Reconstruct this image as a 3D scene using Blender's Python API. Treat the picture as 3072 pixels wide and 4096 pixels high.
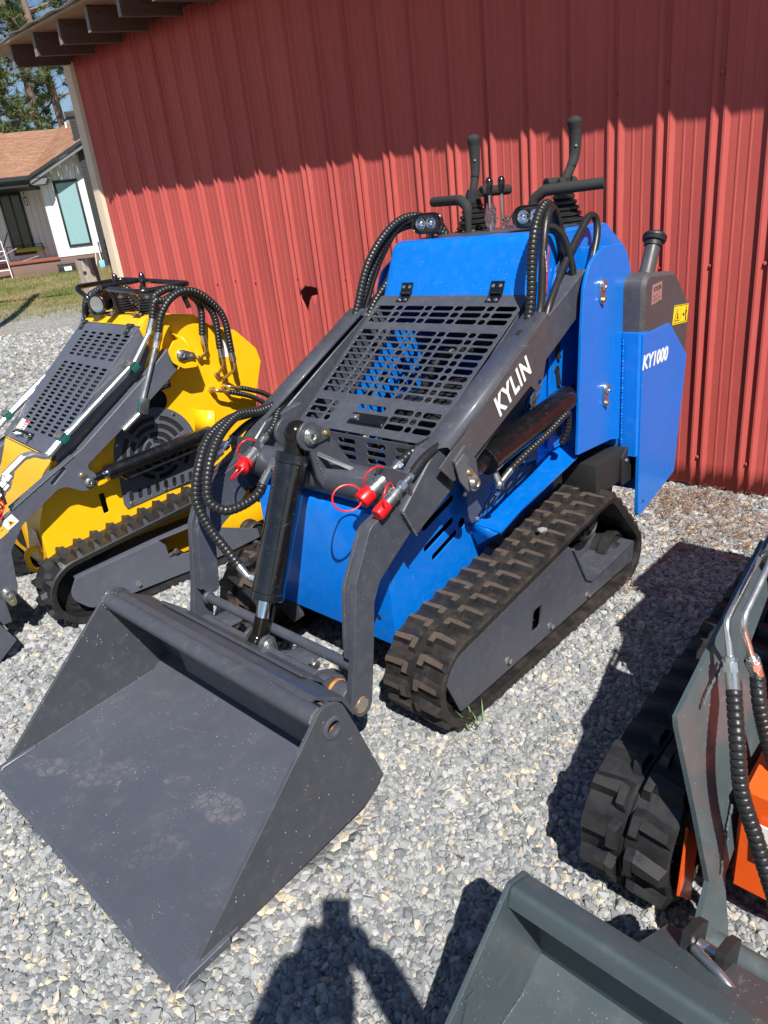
import bpy, bmesh, math, random
from math import radians, sin, cos, pi, atan2, sqrt
from mathutils import Vector, Matrix, Euler

random.seed(7)
for o in list(bpy.data.objects):
    bpy.data.objects.remove(o)
SC = bpy.context.scene
COL = SC.collection

# ---------------------------------------------------------------- camera
PITCH, ROLL, FPX, EYE = radians(22.98), radians(-6.72), 722.0, 1.6
fwd = Vector((0, cos(PITCH), -sin(PITCH)))
rt = Vector((1, 0, 0)); up = rt.cross(fwd)
R_ = rt * cos(ROLL) + up * sin(ROLL)
U_ = -rt * sin(ROLL) + up * cos(ROLL)
cam_d = bpy.data.cameras.new('camera')
cam = bpy.data.objects.new('camera', cam_d); COL.objects.link(cam)
mw = Matrix((R_, U_, -fwd)).transposed().to_4x4(); mw.translation = (0, 0, EYE)
cam.matrix_world = mw
cam_d.sensor_fit = 'HORIZONTAL'; cam_d.sensor_width = 36.0
cam_d.lens = FPX / 768 * 36; cam_d.clip_start = 0.02; cam_d.clip_end = 600
SC.camera = cam
SC.render.resolution_x = 768; SC.render.resolution_y = 1024

# ---------------------------------------------------------------- sky, sun, exposure
SUN_AZ, SUN_EL = radians(101.2 + 180), radians(50.3)
world = bpy.data.worlds.new('World'); SC.world = world; world.use_nodes = True
wn = world.node_tree; bg = wn.nodes['Background']
sky = wn.nodes.new('ShaderNodeTexSky'); sky.sky_type = 'NISHITA'; sky.sun_disc = False
sky.sun_elevation = SUN_EL; sky.sun_rotation = (pi / 2 - SUN_AZ) % (2 * pi)
sky.air_density = 1.0; sky.dust_density = 0.15; sky.ozone_density = 3.0; sky.altitude = 50
wn.links.new(sky.outputs[0], bg.inputs[0]); bg.inputs[1].default_value = 0.06
sun_d = bpy.data.lights.new('sun', 'SUN'); sun_d.energy = 5.0; sun_d.angle = radians(0.53)
sun_d.color = (1.0, 0.95, 0.88)
sun = bpy.data.objects.new('sun', sun_d); COL.objects.link(sun)
sdir = Vector((cos(SUN_AZ) * cos(SUN_EL), sin(SUN_AZ) * cos(SUN_EL), sin(SUN_EL)))
sun.rotation_euler = sdir.to_track_quat('Z', 'Y').to_euler(); sun.location = sdir * 30
SC.view_settings.view_transform = 'Standard'; SC.view_settings.look = 'None'
SC.view_settings.exposure = 0.62; SC.view_settings.gamma = 1.0
SC.view_settings.use_curve_mapping = False

# ---------------------------------------------------------------- materials
def lin(r, g, b):
    f = lambda c: (c / 255 / 12.92) if c / 255 <= 0.04045 else ((c / 255 + 0.055) / 1.055) ** 2.4
    return (f(r), f(g), f(b))

class NT:
    def __init__(s, name):
        s.m = bpy.data.materials.new(name); s.m.use_nodes = True; s.t = s.m.node_tree
        s.p = s.t.nodes['Principled BSDF']
    def n(s, typ, **k):
        n = s.t.nodes.new(typ)
        for a, v in k.items():
            if a in n.inputs.keys() if hasattr(n.inputs, 'keys') else False: n.inputs[a].default_value = v
            else: setattr(n, a, v)
        return n
    def l(s, a, b): s.t.links.new(a, b)
    def noise(s, scale, detail=4, rough=.55, co=None, dist=0):
        n = s.t.nodes.new('ShaderNodeTexNoise'); n.inputs['Scale'].default_value = scale
        n.inputs['Detail'].default_value = detail; n.inputs['Roughness'].default_value = rough
        n.inputs['Distortion'].default_value = dist
        if co is not None: s.l(co, n.inputs['Vector'])
        return n.outputs['Fac']
    def obj(s, scale=None):
        c = s.t.nodes.new('ShaderNodeTexCoord').outputs['Object']
        if scale is None: return c
        m = s.t.nodes.new('ShaderNodeMapping'); m.inputs['Scale'].default_value = scale
        s.l(c, m.inputs['Vector']); return m.outputs[0]
    def ramp(s, fac, stops, interp='LINEAR'):
        r = s.t.nodes.new('ShaderNodeValToRGB'); r.color_ramp.interpolation = interp
        e = r.color_ramp.elements
        while len(e) < len(stops): e.new(.5)
        for k, (p, c) in enumerate(stops):
            e[k].position = p; c = (c, c, c) if isinstance(c, (int, float)) else c
            e[k].color = (*c, 1)
        s.l(fac, r.inputs[0]); return r.outputs[0]
    def mix(s, fac, a, b, typ='MIX'):
        m = s.t.nodes.new('ShaderNodeMix'); m.data_type = 'RGBA'; m.blend_type = typ
        for v, i in ((fac, 0), (a, 6), (b, 7)):
            if hasattr(v, 'links') or hasattr(v, 'is_linked'): s.l(v, m.inputs[i])
            else: m.inputs[i].default_value = v if i == 0 else (*v, 1)
        return m.outputs[2]
    def math(s, op, a, b=0.5):
        m = s.t.nodes.new('ShaderNodeMath'); m.operation = op
        for v, i in ((a, 0), (b, 1)):
            if hasattr(v, 'is_linked'): s.l(v, m.inputs[i])
            else: m.inputs[i].default_value = v
        return m.outputs[0]
    def bump(s, h, strength=.3, dist=.001):
        b = s.t.nodes.new('ShaderNodeBump'); b.inputs['Strength'].default_value = strength
        b.inputs['Distance'].default_value = dist; s.l(h, b.inputs['Height'])
        s.l(b.outputs[0], s.p.inputs['Normal'])
    def set(s, **k):
        for a, v in k.items():
            i = s.p.inputs[{'col': 'Base Color', 'rough': 'Roughness', 'metal': 'Metallic', 'spec': 'Specular IOR Level',
                            'coat': 'Coat Weight', 'coatr': 'Coat Roughness', 'trans': 'Transmission Weight', 'ior': 'IOR', 'alpha': 'Alpha'}[a]]
            if hasattr(v, 'is_linked'): s.l(v, i)
            elif isinstance(v, tuple): i.default_value = (*v, 1)
            else: i.default_value = v
        return s.m

def paint(name, col, rough=.4, coat=0.0, dust=.5, dustcol=(.30, .27, .22), specks=0.35, mottled=.10, scuff=.25):
    k = NT(name); co = k.obj()
    n1 = k.noise(3.5, 5, .6, co); n2 = k.noise(28, 4, .6, co)
    c = k.mix(k.ramp(n1, [(.3, 0.0), (.7, 1.0)]), tuple(x * (1 - mottled) for x in col), tuple(min(1, x * (1 + mottled)) for x in col))
    dm = k.math('MULTIPLY', k.ramp(n2, [(.52, 0.0), (.85, 1.0)]), .18 * dust)
    c = k.mix(dm, c, dustcol)
    v = k.t.nodes.new('ShaderNodeTexVoronoi'); v.inputs['Scale'].default_value = 75; k.l(co, v.inputs['Vector'])
    gate = k.ramp(k.noise(40, 2, .5, co), [(.56, 0.0), (.60, 1.0)])
    sp = k.math('MULTIPLY', k.math('MULTIPLY', k.ramp(v.outputs['Distance'], [(.10, 1.0), (.16, 0.0)]), gate), specks)
    c = k.mix(sp, c, (.5, .48, .44))
    sn = k.noise(7, 9, .75, k.obj((1, .35, 2.2)), 2.5); sg = k.ramp(k.noise(2.6, 3, .5, co), [(.5, 0.0), (.62, 1.0)])
    c = k.mix(k.math('MULTIPLY', k.math('MULTIPLY', k.ramp(sn, [(.655, 0.0), (.69, 1.0), (.71, .0)]), sg), scuff), c, (.42, .44, .46))
    r = k.math('ADD', k.ramp(n2, [(.3, max(0, rough - .06)), (.8, min(1, rough + .14))]), k.math('MULTIPLY', k.ramp(n1, [(.35, 0.0), (.7, 1.0)]), .12))
    k.set(col=c, rough=r, coat=coat, coatr=.12)
    k.bump(k.math('ADD', k.math('MULTIPLY', k.noise(260, 2, .5, co), .25), k.math('MULTIPLY', k.noise(9, 2, .5, co), 3.0)), .12, .0012)
    return k.m

def plain(name, col, rough=.5, metal=0.0, noise=.12, scale=60, bump=.15):
    k = NT(name); co = k.obj(); n = k.noise(scale, 4, .6, co)
    c = k.mix(n, tuple(x * (1 - noise) for x in col), tuple(min(1, x * (1 + noise)) for x in col))
    k.set(col=c, rough=k.ramp(n, [(.3, max(0.02, rough - .08)), (.75, min(1, rough + .1))]), metal=metal)
    if bump: k.bump(n, bump, .0008)
    return k.m

MAT = {}
GREY = (.055, .060, .077)
MAT['grey'] = paint('grey_paint', GREY, .42, .15, .6)
MAT['blue'] = paint('blue_paint', (.0, .150, .60), .30, .45, .30, specks=.35, mottled=.03, scuff=.5)
MAT['yellow'] = paint('yellow_paint', (.88, .47, .004), .30, .35, .3, specks=.2, mottled=.04, scuff=.3)
MAT['orange'] = paint('orange_paint', (.75, .095, .008), .35, .3, .3, specks=.2, mottled=.05)
MAT['green'] = paint('grey_green_paint', (.062, .084, .092), .36, .25, .6, scuff=.5)
MAT['greycover'] = paint('warm_grey_paint', (.066, .062, .068), .40, .2, .4)
MAT['blackpaint'] = paint('gloss_black_paint', (.006, .006, .007), .16, .7, .12, specks=.15)
MAT['blackmatt'] = plain('black_metal', (.018, .018, .019), .5)
MAT['dark'] = plain('dark_engine_metal', (.02, .02, .021), .55, .2, .5, 18)
MAT['hose'] = plain('black_hose_rubber', (.016, .016, .017), .38, 0, .2, 90)
MAT['foam'] = plain('black_foam', (.020, .020, .021), .85, 0, .15, 300, .5)
MAT['zinc'] = plain('zinc_plated_steel', (.62, .62, .60), .28, .95, .15, 40)
MAT['chrome'] = plain('chrome', (.78, .78, .80), .08, 1.0, .05, 20, .02)
MAT['tubezinc'] = plain('satin_zinc_tube', (.72, .72, .70), .30, .9, .12, 25)
MAT['brass'] = plain('yellow_passivated_bolt', (.55, .43, .20), .32, .9, .2, 60)
MAT['greasy'] = plain('greased_black_metal', (.012, .010, .008), .12, .3, .6, 25, .4)
MAT['red'] = plain('red_plastic_cap', (.62, .010, .014), .32, 0, .05, 30)
MAT['white'] = plain('white_lettering', (.80, .80, .78), .45, 0, .03, 30, 0)
MAT['greenclamp'] = plain('green_plastic_clamp', (.008, .10, .085), .45, 0, .1, 30)
MAT['sticker_yellow'] = plain('yellow_sticker', (.85, .62, .02), .4, 0, .03, 20, 0)
MAT['sticker_orange'] = plain('orange_sticker', (.80, .45, .06), .4, 0, .03, 20, 0)
MAT['sticker_black'] = plain('black_print', (.015, .015, .015), .5, 0, .02, 20, 0)
MAT['sticker_red'] = plain('red_print', (.60, .03, .05), .45, 0, .02, 20, 0)
MAT['plate_metal'] = plain('brushed_plate', (.72, .55, .52), .3, .7, .06, 60, 0)

def rust_edge():
    k = NT('rusty_steel'); co = k.obj(); n = k.noise(35, 5, .65, co)
    k.set(col=k.ramp(n, [(.35, (.10, .055, .03)), (.55, (.45, .16, .02)), (.75, (.62, .34, .05))]), rough=.7)
    k.bump(n, .3, .001); return k.m
MAT['rust'] = rust_edge()

PRINTS = ((.225, .37, .105, .050, .15, .20), (-.40, .14, .11, .04, .6, .20), (-.20, .24, .14, .05, .9, .12), (.20, .17, .11, .05, 1.1, .10))
def bucket_mat(name, base, prints=()):
    k = NT(name); co = k.obj()
    n1 = k.noise(2.2, 6, .62, co); n2 = k.noise(14, 5, .65, co); n3 = k.noise(90, 3, .6, co)
    c = k.mix(k.ramp(n1, [(.35, 0.0), (.68, 1.0)]), base, tuple(x * 1.22 for x in base))
    c = k.mix(k.math('MULTIPLY', k.ramp(n2, [(.55, 0.0), (.78, 1.0)]), .22), c, (.17, .155, .14))
    # tan dusty smears, fine speckle
    sm = k.noise(5.5, 8, .72, k.obj((1, 2.4, 1)), 1.2)
    c = k.mix(k.math('MULTIPLY', k.ramp(sm, [(.62, 0.0), (.70, 1.0)]), .30), c, (.33, .27, .22))
    v = k.t.nodes.new('ShaderNodeTexVoronoi'); v.inputs['Scale'].default_value = 110; k.l(co, v.inputs['Vector'])
    gate = k.ramp(k.noise(9, 4, .6, co), [(.46, 0.0), (.62, 1.0)])
    sp = k.math('MULTIPLY', k.ramp(v.outputs['Distance'], [(.12, 1.0), (.20, 0.0)]), gate)
    g2 = k.ramp(k.noise(160, 1, .5, co), [(.52, 0.0), (.56, 1.0)])
    c = k.mix(k.math('MULTIPLY', k.math('MULTIPLY', sp, g2), .8), c, (.50, .46, .40))
    scr = k.noise(42, 3, .7, k.obj((1.0, .06, .3)), .4); scr2 = k.ramp(k.noise(1.7, 4, .6, co), [(.45, 0.0), (.6, 1.0)])
    c = k.mix(k.math('MULTIPLY', k.math('MULTIPLY', k.ramp(scr, [(.66, 0.0), (.70, 1.0)]), scr2), .30), c, (.24, .24, .25))
    # faint dried boot prints on the floor, in cracked-mud cells
    vc = k.t.nodes.new('ShaderNodeTexVoronoi'); vc.feature = 'DISTANCE_TO_EDGE'; vc.inputs['Scale'].default_value = 34; vc.inputs['Randomness'].default_value = .9
    wob = k.t.nodes.new('ShaderNodeVectorMath'); wob.operation = 'ADD'; nz = k.t.nodes.new('ShaderNodeTexNoise'); nz.inputs['Scale'].default_value = 14; k.l(co, nz.inputs['Vector'])
    sc_ = k.t.nodes.new('ShaderNodeVectorMath'); sc_.operation = 'SCALE'; sc_.inputs['Scale'].default_value = .05; k.l(nz.outputs['Color'], sc_.inputs[0]); k.l(co, wob.inputs[0]); k.l(sc_.outputs[0], wob.inputs[1]); k.l(wob.outputs[0], vc.inputs['Vector'])
    for (cx, cy, ax, ay, ang, st) in prints:
        mp = k.t.nodes.new('ShaderNodeMapping'); mp.vector_type = 'TEXTURE'; mp.inputs['Location'].default_value = (cx + .025, cy + .025, .06); mp.inputs['Rotation'].default_value = (0, 0, ang); mp.inputs['Scale'].default_value = (ax, ay, 10); k.l(wob.outputs[0], mp.inputs['Vector'])
        ln = k.t.nodes.new('ShaderNodeVectorMath'); ln.operation = 'LENGTH'; k.l(mp.outputs[0], ln.inputs[0])
        msk = k.math('MULTIPLY', k.ramp(ln.outputs['Value'], [(.75, 1.0), (1.0, 0.0)]), k.ramp(k.noise(22, 4, .6, co), [(.38, 0.0), (.55, 1.0)]))
        c = k.mix(k.math('MULTIPLY', k.math('MULTIPLY', k.ramp(vc.outputs['Distance'], [(.03, 0.0), (.10, 1.0)]), msk), st), c, (.30, .27, .26))
    k.set(col=c, rough=k.ramp(n2, [(.3, .34), (.8, .62)]), coat=.12, coatr=.25)
    k.bump(n3, .08, .0008); return k.m
MAT['bucket'] = bucket_mat('worn_grey_bucket_steel', (.060, .066, .086), PRINTS)
MAT['bucketside'] = paint('speckled_bucket_side', (.052, .056, .068), .5, .08, .6, specks=.9, mottled=.09)
MAT['slate'] = paint('slate_grey_paint', (.082, .089, .116), .40, .2, .3, specks=.15)
MAT['gbucket'] = bucket_mat('worn_grey_green_bucket_steel', (.044, .061, .070))

def rubber(name, brown=1.0, base=(.020, .019, .018)):
    k = NT(name); co = k.obj(); n = k.noise(16, 6, .7, co); n2 = k.noise(120, 3, .6, k.obj((1, 1, 3)))
    geo = k.t.nodes.new('ShaderNodeNewGeometry')
    c = k.mix(k.math('MULTIPLY', k.ramp(n, [(.45, 0.0), (.70, 1.0)]), .42 * brown), base, (.115, .082, .060))
    c = k.mix(k.math('MULTIPLY', k.ramp(n2, [(.6, 0.0), (.75, 1.0)]), .25 * brown), c, (.19, .15, .12))
    k.set(col=c, rough=k.ramp(n, [(.35, .34), (.7, .78)])); k.bump(n2, .25, .001); return k.m
MAT['rubber'] = rubber('dusty_track_rubber', .55, (.016, .015, .015))
MAT['rubber2'] = rubber('clean_rubber_shade_dark', .10, (.014, .014, .016))  # little dust; base darkened to stand in for the arm's shadow on the track
MAT['lugtop'] = plain('brown_dusty_lug_face', (.070, .052, .040), .85, 0, .55, 30, .3)
MAT['lugtop2'] = plain('clean_lug_shade_dark', (.020, .020, .020), .55, 0, .3, 35, .3)  # lug colour lowered as well, in place of the arm's cast shadow

def glass(name, col=(.9, .95, .95), rough=.03):
    k = NT(name); n = k.noise(8, 2, .5, k.obj()); k.set(col=k.mix(n, col, tuple(x * .96 for x in col)), rough=rough, trans=1.0, ior=1.45); return k.m
MAT['glass'] = glass('clear_lens')

# ---------------------------------------------------------------- mesh helpers
def finish(me, ang=35):
    for p in me.polygons: p.use_smooth = True
    me.set_sharp_from_angle(angle=radians(ang))

def link(name, me, mats, parent=None, label=None, cat=None, group=None, kind=None):
    o = bpy.data.objects.new(name, me); COL.objects.link(o)
    if not isinstance(mats, (list, tuple)): mats = [mats]
    if not me.materials:
        for m in mats: me.materials.append(MAT[m] if isinstance(m, str) else m)
    if parent is not None: o.parent = parent
    if label: o['label'] = label
    if cat: o['category'] = cat
    if group: o['group'] = group
    if kind: o['kind'] = kind
    return o

def empty(name, loc, rz, label, cat, group=None):
    o = bpy.data.objects.new(name, None); COL.objects.link(o)
    o.location = loc; o.rotation_euler = (0, 0, rz); o.empty_display_size = .2
    o['label'] = label; o['category'] = cat
    if group: o['group'] = group
    return o

def bm_mesh(name, bm, ang=35):
    bmesh.ops.recalc_face_normals(bm, faces=bm.faces)
    me = bpy.data.meshes.new(name); bm.to_mesh(me); bm.free(); finish(me, ang); return me

class B:
    """collects shapes into one bmesh"""
    def __init__(s): s.bm = bmesh.new(); s.mi = 0
    def _mat(s, faces):
        for f in faces: f.material_index = s.mi
    def box(s, x0, x1, y0, y1, z0, z1, bev=.002, M=None):
        g = bmesh.ops.create_cube(s.bm, size=1); vs = g['verts']
        for v in vs: v.co = Vector(((x0 + x1) / 2 + v.co.x * (x1 - x0), (y0 + y1) / 2 + v.co.y * (y1 - y0), (z0 + z1) / 2 + v.co.z * (z1 - z0)))
        fs = list({f for v in vs for f in v.link_faces}); s._mat(fs)
        if bev:
            r = bmesh.ops.bevel(s.bm, geom=list({e for v in vs for e in v.link_edges}), offset=bev, segments=2, affect='EDGES', profile=.5)
            vs = list({v for f in r['faces'] for v in f.verts} | {v for v in vs if v.is_valid}); s._mat(r['faces'])
        if M is not None:
            for v in vs: v.co = M @ v.co
        return s
    def prism(s, poly, a0, a1, axis='x', bev=.0015, M=None, seg=1):
        """poly in the plane normal to axis: x->(y,z), y->(x,z), z->(x,y)"""
        def P(u, v, w): return {'x': (w, u, v), 'y': (u, w, v), 'z': (u, v, w)}[axis]
        A = [s.bm.verts.new(P(u, v, a0)) for u, v in poly]; Bv = [s.bm.verts.new(P(u, v, a1)) for u, v in poly]
        fs = [s.bm.faces.new(A), s.bm.faces.new(Bv[::-1])]
        n = len(poly)
        for i in range(n): fs.append(s.bm.faces.new((A[i], Bv[i], Bv[(i + 1) % n], A[(i + 1) % n])))
        s._mat(fs); bmesh.ops.recalc_face_normals(s.bm, faces=fs)
        vs = A + Bv
        if bev:
            es = [e for f in fs[:2] for e in f.edges]
            r = bmesh.ops.bevel(s.bm, geom=es, offset=bev, segments=seg, affect='EDGES', profile=.5)
            s._mat(r['faces']); vs = list({v for f in r['faces'] for v in f.verts} | {v for v in vs if v.is_valid})
        if M is not None:
            for v in vs: v.co = M @ v.co
        return s
    def cyl(s, p0, p1, r0, r1=None, n=20, bev=0.0, cap=True):
        r1 = r0 if r1 is None else r1; p0 = Vector(p0); p1 = Vector(p1); d = (p1 - p0)
        L = d.length; q = d.to_track_quat('Z', 'Y').to_matrix()
        prof = [(0, r0), (L, r1)] if not bev else [(0, r0 - bev), (bev, r0), (L - bev, r1), (L, r1 - bev)]
        rings = []
        for h, r in prof:
            rings.append([s.bm.verts.new(p0 + q @ Vector((r * cos(2 * pi * k / n), r * sin(2 * pi * k / n), h))) for k in range(n)])
        fs = []
        for a, b in zip(rings, rings[1:]):
            for k in range(n): fs.append(s.bm.faces.new((a[k], a[(k + 1) % n], b[(k + 1) % n], b[k])))
        if cap: fs.append(s.bm.faces.new(rings[0][::-1])); fs.append(s.bm.faces.new(rings[-1]))
        s._mat(fs); return s
    def lathe(s, p0, p1, prof, n=20, cap=True):
        """prof: list of (t along p0->p1 in metres, radius)"""
        p0 = Vector(p0); d = Vector(p1) - p0; q = d.to_track_quat('Z', 'Y').to_matrix(); rings = []
        for h, r in prof:
            rings.append([s.bm.verts.new(p0 + q @ Vector((r * cos(2 * pi * k / n), r * sin(2 * pi * k / n), h))) for k in range(n)])
        fs = []
        for a, b in zip(rings, rings[1:]):
            for k in range(n): fs.append(s.bm.faces.new((a[k], a[(k + 1) % n], b[(k + 1) % n], b[k])))
        if cap: fs.append(s.bm.faces.new(rings[0][::-1])); fs.append(s.bm.faces.new(rings[-1]))
        s._mat(fs); return s
    def tube(s, pts, r, n=12, rad=None, cap=True):
        """pts dense polyline; rad(i, arclen) -> radius"""
        P = [Vector(p) for p in pts]; T = []
        for i in range(len(P)):
            t = P[min(i + 1, len(P) - 1)] - P[max(i - 1, 0)]; T.append(t.normalized())
        u = T[0].orthogonal().normalized(); rings = []; L = 0
        for i, p in enumerate(P):
            if i: L += (P[i] - P[i - 1]).length; u = (u - T[i] * u.dot(T[i])).normalized()
            w = T[i].cross(u); rr = r if rad is None else rad(i, L)
            rings.append([s.bm.verts.new(p + rr * (cos(2 * pi * k / n) * u + sin(2 * pi * k / n) * w)) for k in range(n)])
        fs = []
        for a, b in zip(rings, rings[1:]):
            for k in range(n): fs.append(s.bm.faces.new((a[k], a[(k + 1) % n], b[(k + 1) % n], b[k])))
        if cap: fs.append(s.bm.faces.new(rings[0][::-1])); fs.append(s.bm.faces.new(rings[-1]))
        s._mat(fs); return s
    def hexnut(s, p0, p1, r, hole=0):
        return s.cyl(p0, p1, r, n=6)
    def sphere(s, c, r, sc=(1, 1, 1), seg=14):
        g = bmesh.ops.create_uvsphere(s.bm, u_segments=seg, v_segments=seg // 2 + 1, radius=r)
        for v in g['verts']: v.co = Vector(c) + Vector((v.co.x * sc[0], v.co.y * sc[1], v.co.z * sc[2]))
        s._mat({f for v in g['verts'] for f in v.link_faces}); return s
    def out(s, name, mats, parent=None, ang=35, **k):
        return link(name, bm_mesh(name, s.bm, ang), mats, parent, **k)

def fillet(pts, r, seg=6, closed=False):
    """round the corners of a polyline (2-D or 3-D); r a number or a list"""
    P = [Vector(p).to_3d() if len(p) == 3 else Vector((p[0], p[1], 0)) for p in pts]; n = len(P); out = []
    for i in range(n):
        ri = r[i] if isinstance(r, (list, tuple)) else r
        if (not closed and i in (0, n - 1)) or ri <= 0: out.append(P[i]); continue
        a, b, c = P[i - 1], P[i], P[(i + 1) % n]
        u = (a - b); v = (c - b); lu, lv = u.length, v.length; u.normalize(); v.normalize()
        ang = u.angle(v, pi)
        if ang > pi - .02: out.append(b); continue
        d = min(ri / math.tan(ang / 2), lu * .49, lv * .49); rr = d * math.tan(ang / 2)
        bis = (u + v).normalized(); cen = b + bis * (rr / sin(ang / 2))
        s0 = b + u * d - cen; s1 = b + v * d - cen
        if s0.length < 1e-7: out.append(b); continue
        om = s0.angle(s1); so = sin(om)
        for k in range(seg + 1):
            f = k / seg; out.append(cen + (s0 * (sin((1 - f) * om) / so) + s1 * (sin(f * om) / so) if so > 1e-6 else s0.lerp(s1, f)))
    return out if len(pts[0]) == 3 else [(p.x, p.y) for p in out]

def spline(ctrl, step=.004):
    """Catmull-Rom through control points, resampled evenly"""
    P = [Vector(p) for p in ctrl]; P = [P[0] * 2 - P[1]] + P + [P[-1] * 2 - P[-2]]; raw = []
    for i in range(1, len(P) - 2):
        a, b, c, d = P[i - 1:i + 3]
        for k in range(24):
            t = k / 24
            raw.append(.5 * ((2 * b) + (c - a) * t + (2 * a - 5 * b + 4 * c - d) * t * t + (-a + 3 * b - 3 * c + d) * t ** 3))
    raw.append(P[-2]); out = [raw[0]]; acc = 0
    for a, b in zip(raw, raw[1:]):
        L = (b - a).length
        while acc + L >= step:
            f = (step - acc) / L; a = a.lerp(b, f); out.append(a); L = (b - a).length; acc = 0
        acc += L
    out.append(raw[-1]); return out

def hose(name, ctrl, r, parent, mat='hose', wrap=True, pitch=.016, step=None, **k):
    step = step or (pitch / 6 if wrap else .012)
    pts = spline(ctrl, step); b = B()
    if wrap:
        def rad(i, L):
            f = (L / pitch) % 1.0
            return r * (1.0 - .17 * max(0, (abs(f - .5) - .30) / .20) ** 1.5)
        b.tube(pts, r, 12, rad)
    else: b.tube(pts, r, 12)
    return b.out(name, mat, parent, 60, **k)

def plate(name, outer, holes, origin, U, V, thick, mat, parent, bev=.001, **k):
    """flat sheet with holes: 2-D outline in the U/V plane, extruded along U x V"""
    cu = bpy.data.curves.new('tmp', 'CURVE'); cu.dimensions = '2D'; cu.fill_mode = 'BOTH'
    cu.extrude = thick / 2 - (bev if bev else 0); cu.bevel_depth = bev; cu.bevel_resolution = 0
    cu.offset = -bev if bev else 0
    for poly in [outer] + holes:
        sp = cu.splines.new('POLY'); sp.points.add(len(poly) - 1)
        for p, q in zip(sp.points, poly): p.co = (q[0], q[1], 0, 1)
        sp.use_cyclic_u = True
    ob = bpy.data.objects.new('tmp', cu); me = bpy.data.meshes.new_from_object(ob)
    bpy.data.objects.remove(ob); bpy.data.curves.remove(cu)
    U = Vector(U).normalized(); V = Vector(V); V = (V - U * V.dot(U)).normalized(); N = U.cross(V)
    o = Vector(origin)
    for v in me.vertices: v.co = o + U * v.co.x + V * v.co.y + N * (v.co.z + thick / 2)
    me.name = name; me.materials.clear(); finish(me, 30)
    return link(name, me, mat, parent, **k)

def slot(cx, cy, w, h, r=None, n=5, shear=0):
    r = min(w, h) / 2 if r is None else r
    out = []
    for (sx, sy, a0) in ((1, 1, 0), (-1, 1, 90), (-1, -1, 180), (1, -1, 270)):
        for k in range(n + 1):
            a = radians(a0 + 90 * k / n); y = sy * (h / 2 - r) + r * sin(a)
            out.append((cx + sx * (w / 2 - r) + r * cos(a) + shear * y, cy + y))
    return out
def circle(cx, cy, r, n=24): return [(cx + r * cos(2 * pi * k / n), cy + r * sin(2 * pi * k / n)) for k in range(n)]
def rot2(poly, a, c):
    ca, sa = cos(a), sin(a)
    return [(c[0] + (x - c[0]) * ca - (y - c[1]) * sa, c[1] + (x - c[0]) * sa + (y - c[1]) * ca) for x, y in poly]

def text(name, s, size, origin, U, V, mat, parent, thick=.0012, off=0.0, shear=0.0, sx=1.0, sp=1.0, **k):
    cu = bpy.data.curves.new('tmp', 'FONT'); cu.space_character = sp; cu.body = s; cu.size = size; cu.extrude = thick / 2; cu.offset = off; cu.shear = shear
    cu.resolution_u = 3
    ob = bpy.data.objects.new('tmp', cu); COL.objects.link(ob); dg = bpy.context.evaluated_depsgraph_get()
    me = bpy.data.meshes.new_from_object(ob.evaluated_get(dg)); bpy.data.objects.remove(ob); bpy.data.curves.remove(cu)
    U = Vector(U).normalized(); V = Vector(V); V = (V - U * V.dot(U)).normalized(); N = U.cross(V); o = Vector(origin)
    for v in me.vertices: v.co = o + U * v.co.x * sx + V * v.co.y + N * v.co.z
    me.name = name; me.materials.clear(); finish(me, 20)
    return link(name, me, mat, parent, **k)

def pin_tab(name, c, axis, ang, parent, r=.024, length=.062):
    """zinc pin end with its teardrop retaining tab and bolt; axis +x"""
    x, y, z = c; ca, sa = cos(ang), sin(ang)
    poly = []
    R1, R2 = r, r * .62
    for k in range(13):
        a = ang + pi / 2 + pi * k / 12; poly.append((y + R1 * cos(a), z + R1 * sin(a)))
    for k in range(9):
        a = ang - pi / 2 + pi * k / 8; poly.append((y + length * ca + R2 * cos(a), z + length * sa + R2 * sin(a)))
    b = B(); b.prism(poly, x, x + .008, 'x', .001)
    b.lathe((x + .008, y, z), (x + 1, y, z), [(0, r * .78), (.007, r * .74), (.010, r * .55), (.0102, r * .3), (.006, r * .22)], 20)
    o = b.out(name, 'zinc', parent)
    b = B(); b.cyl((x + .008, y + length * ca, z + length * sa), (x + .010, y + length * ca, z + length * sa), .010, n=16)
    b.hexnut((x + .010, y + length * ca, z + length * sa), (x + .018, y + length * ca, z + length * sa), .0085)
    b.out('bolt', 'brass', o)
    return o

def bolts(name, pts, axis, parent, r=.008, h=.006, mat='zinc'):
    """each bolt head its own small mesh"""
    for p in pts:
        p = Vector(p); a = Vector(axis).normalized(); b = B()
        b.cyl(p, p + a * .0015, r * 1.35, n=16); b.hexnut(p + a * .0015, p + a * (h + .0015), r); b.out(name, mat, parent)
# ================================================================ SETTING
WO = Vector((1.65869363, 3.65743722, 0)); WA = radians(-43.1)

def hgt(x, y):
    t = min(1, max(0, (y - 17) / 10)); return .6 * t * t * (3 - 2 * t)

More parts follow.
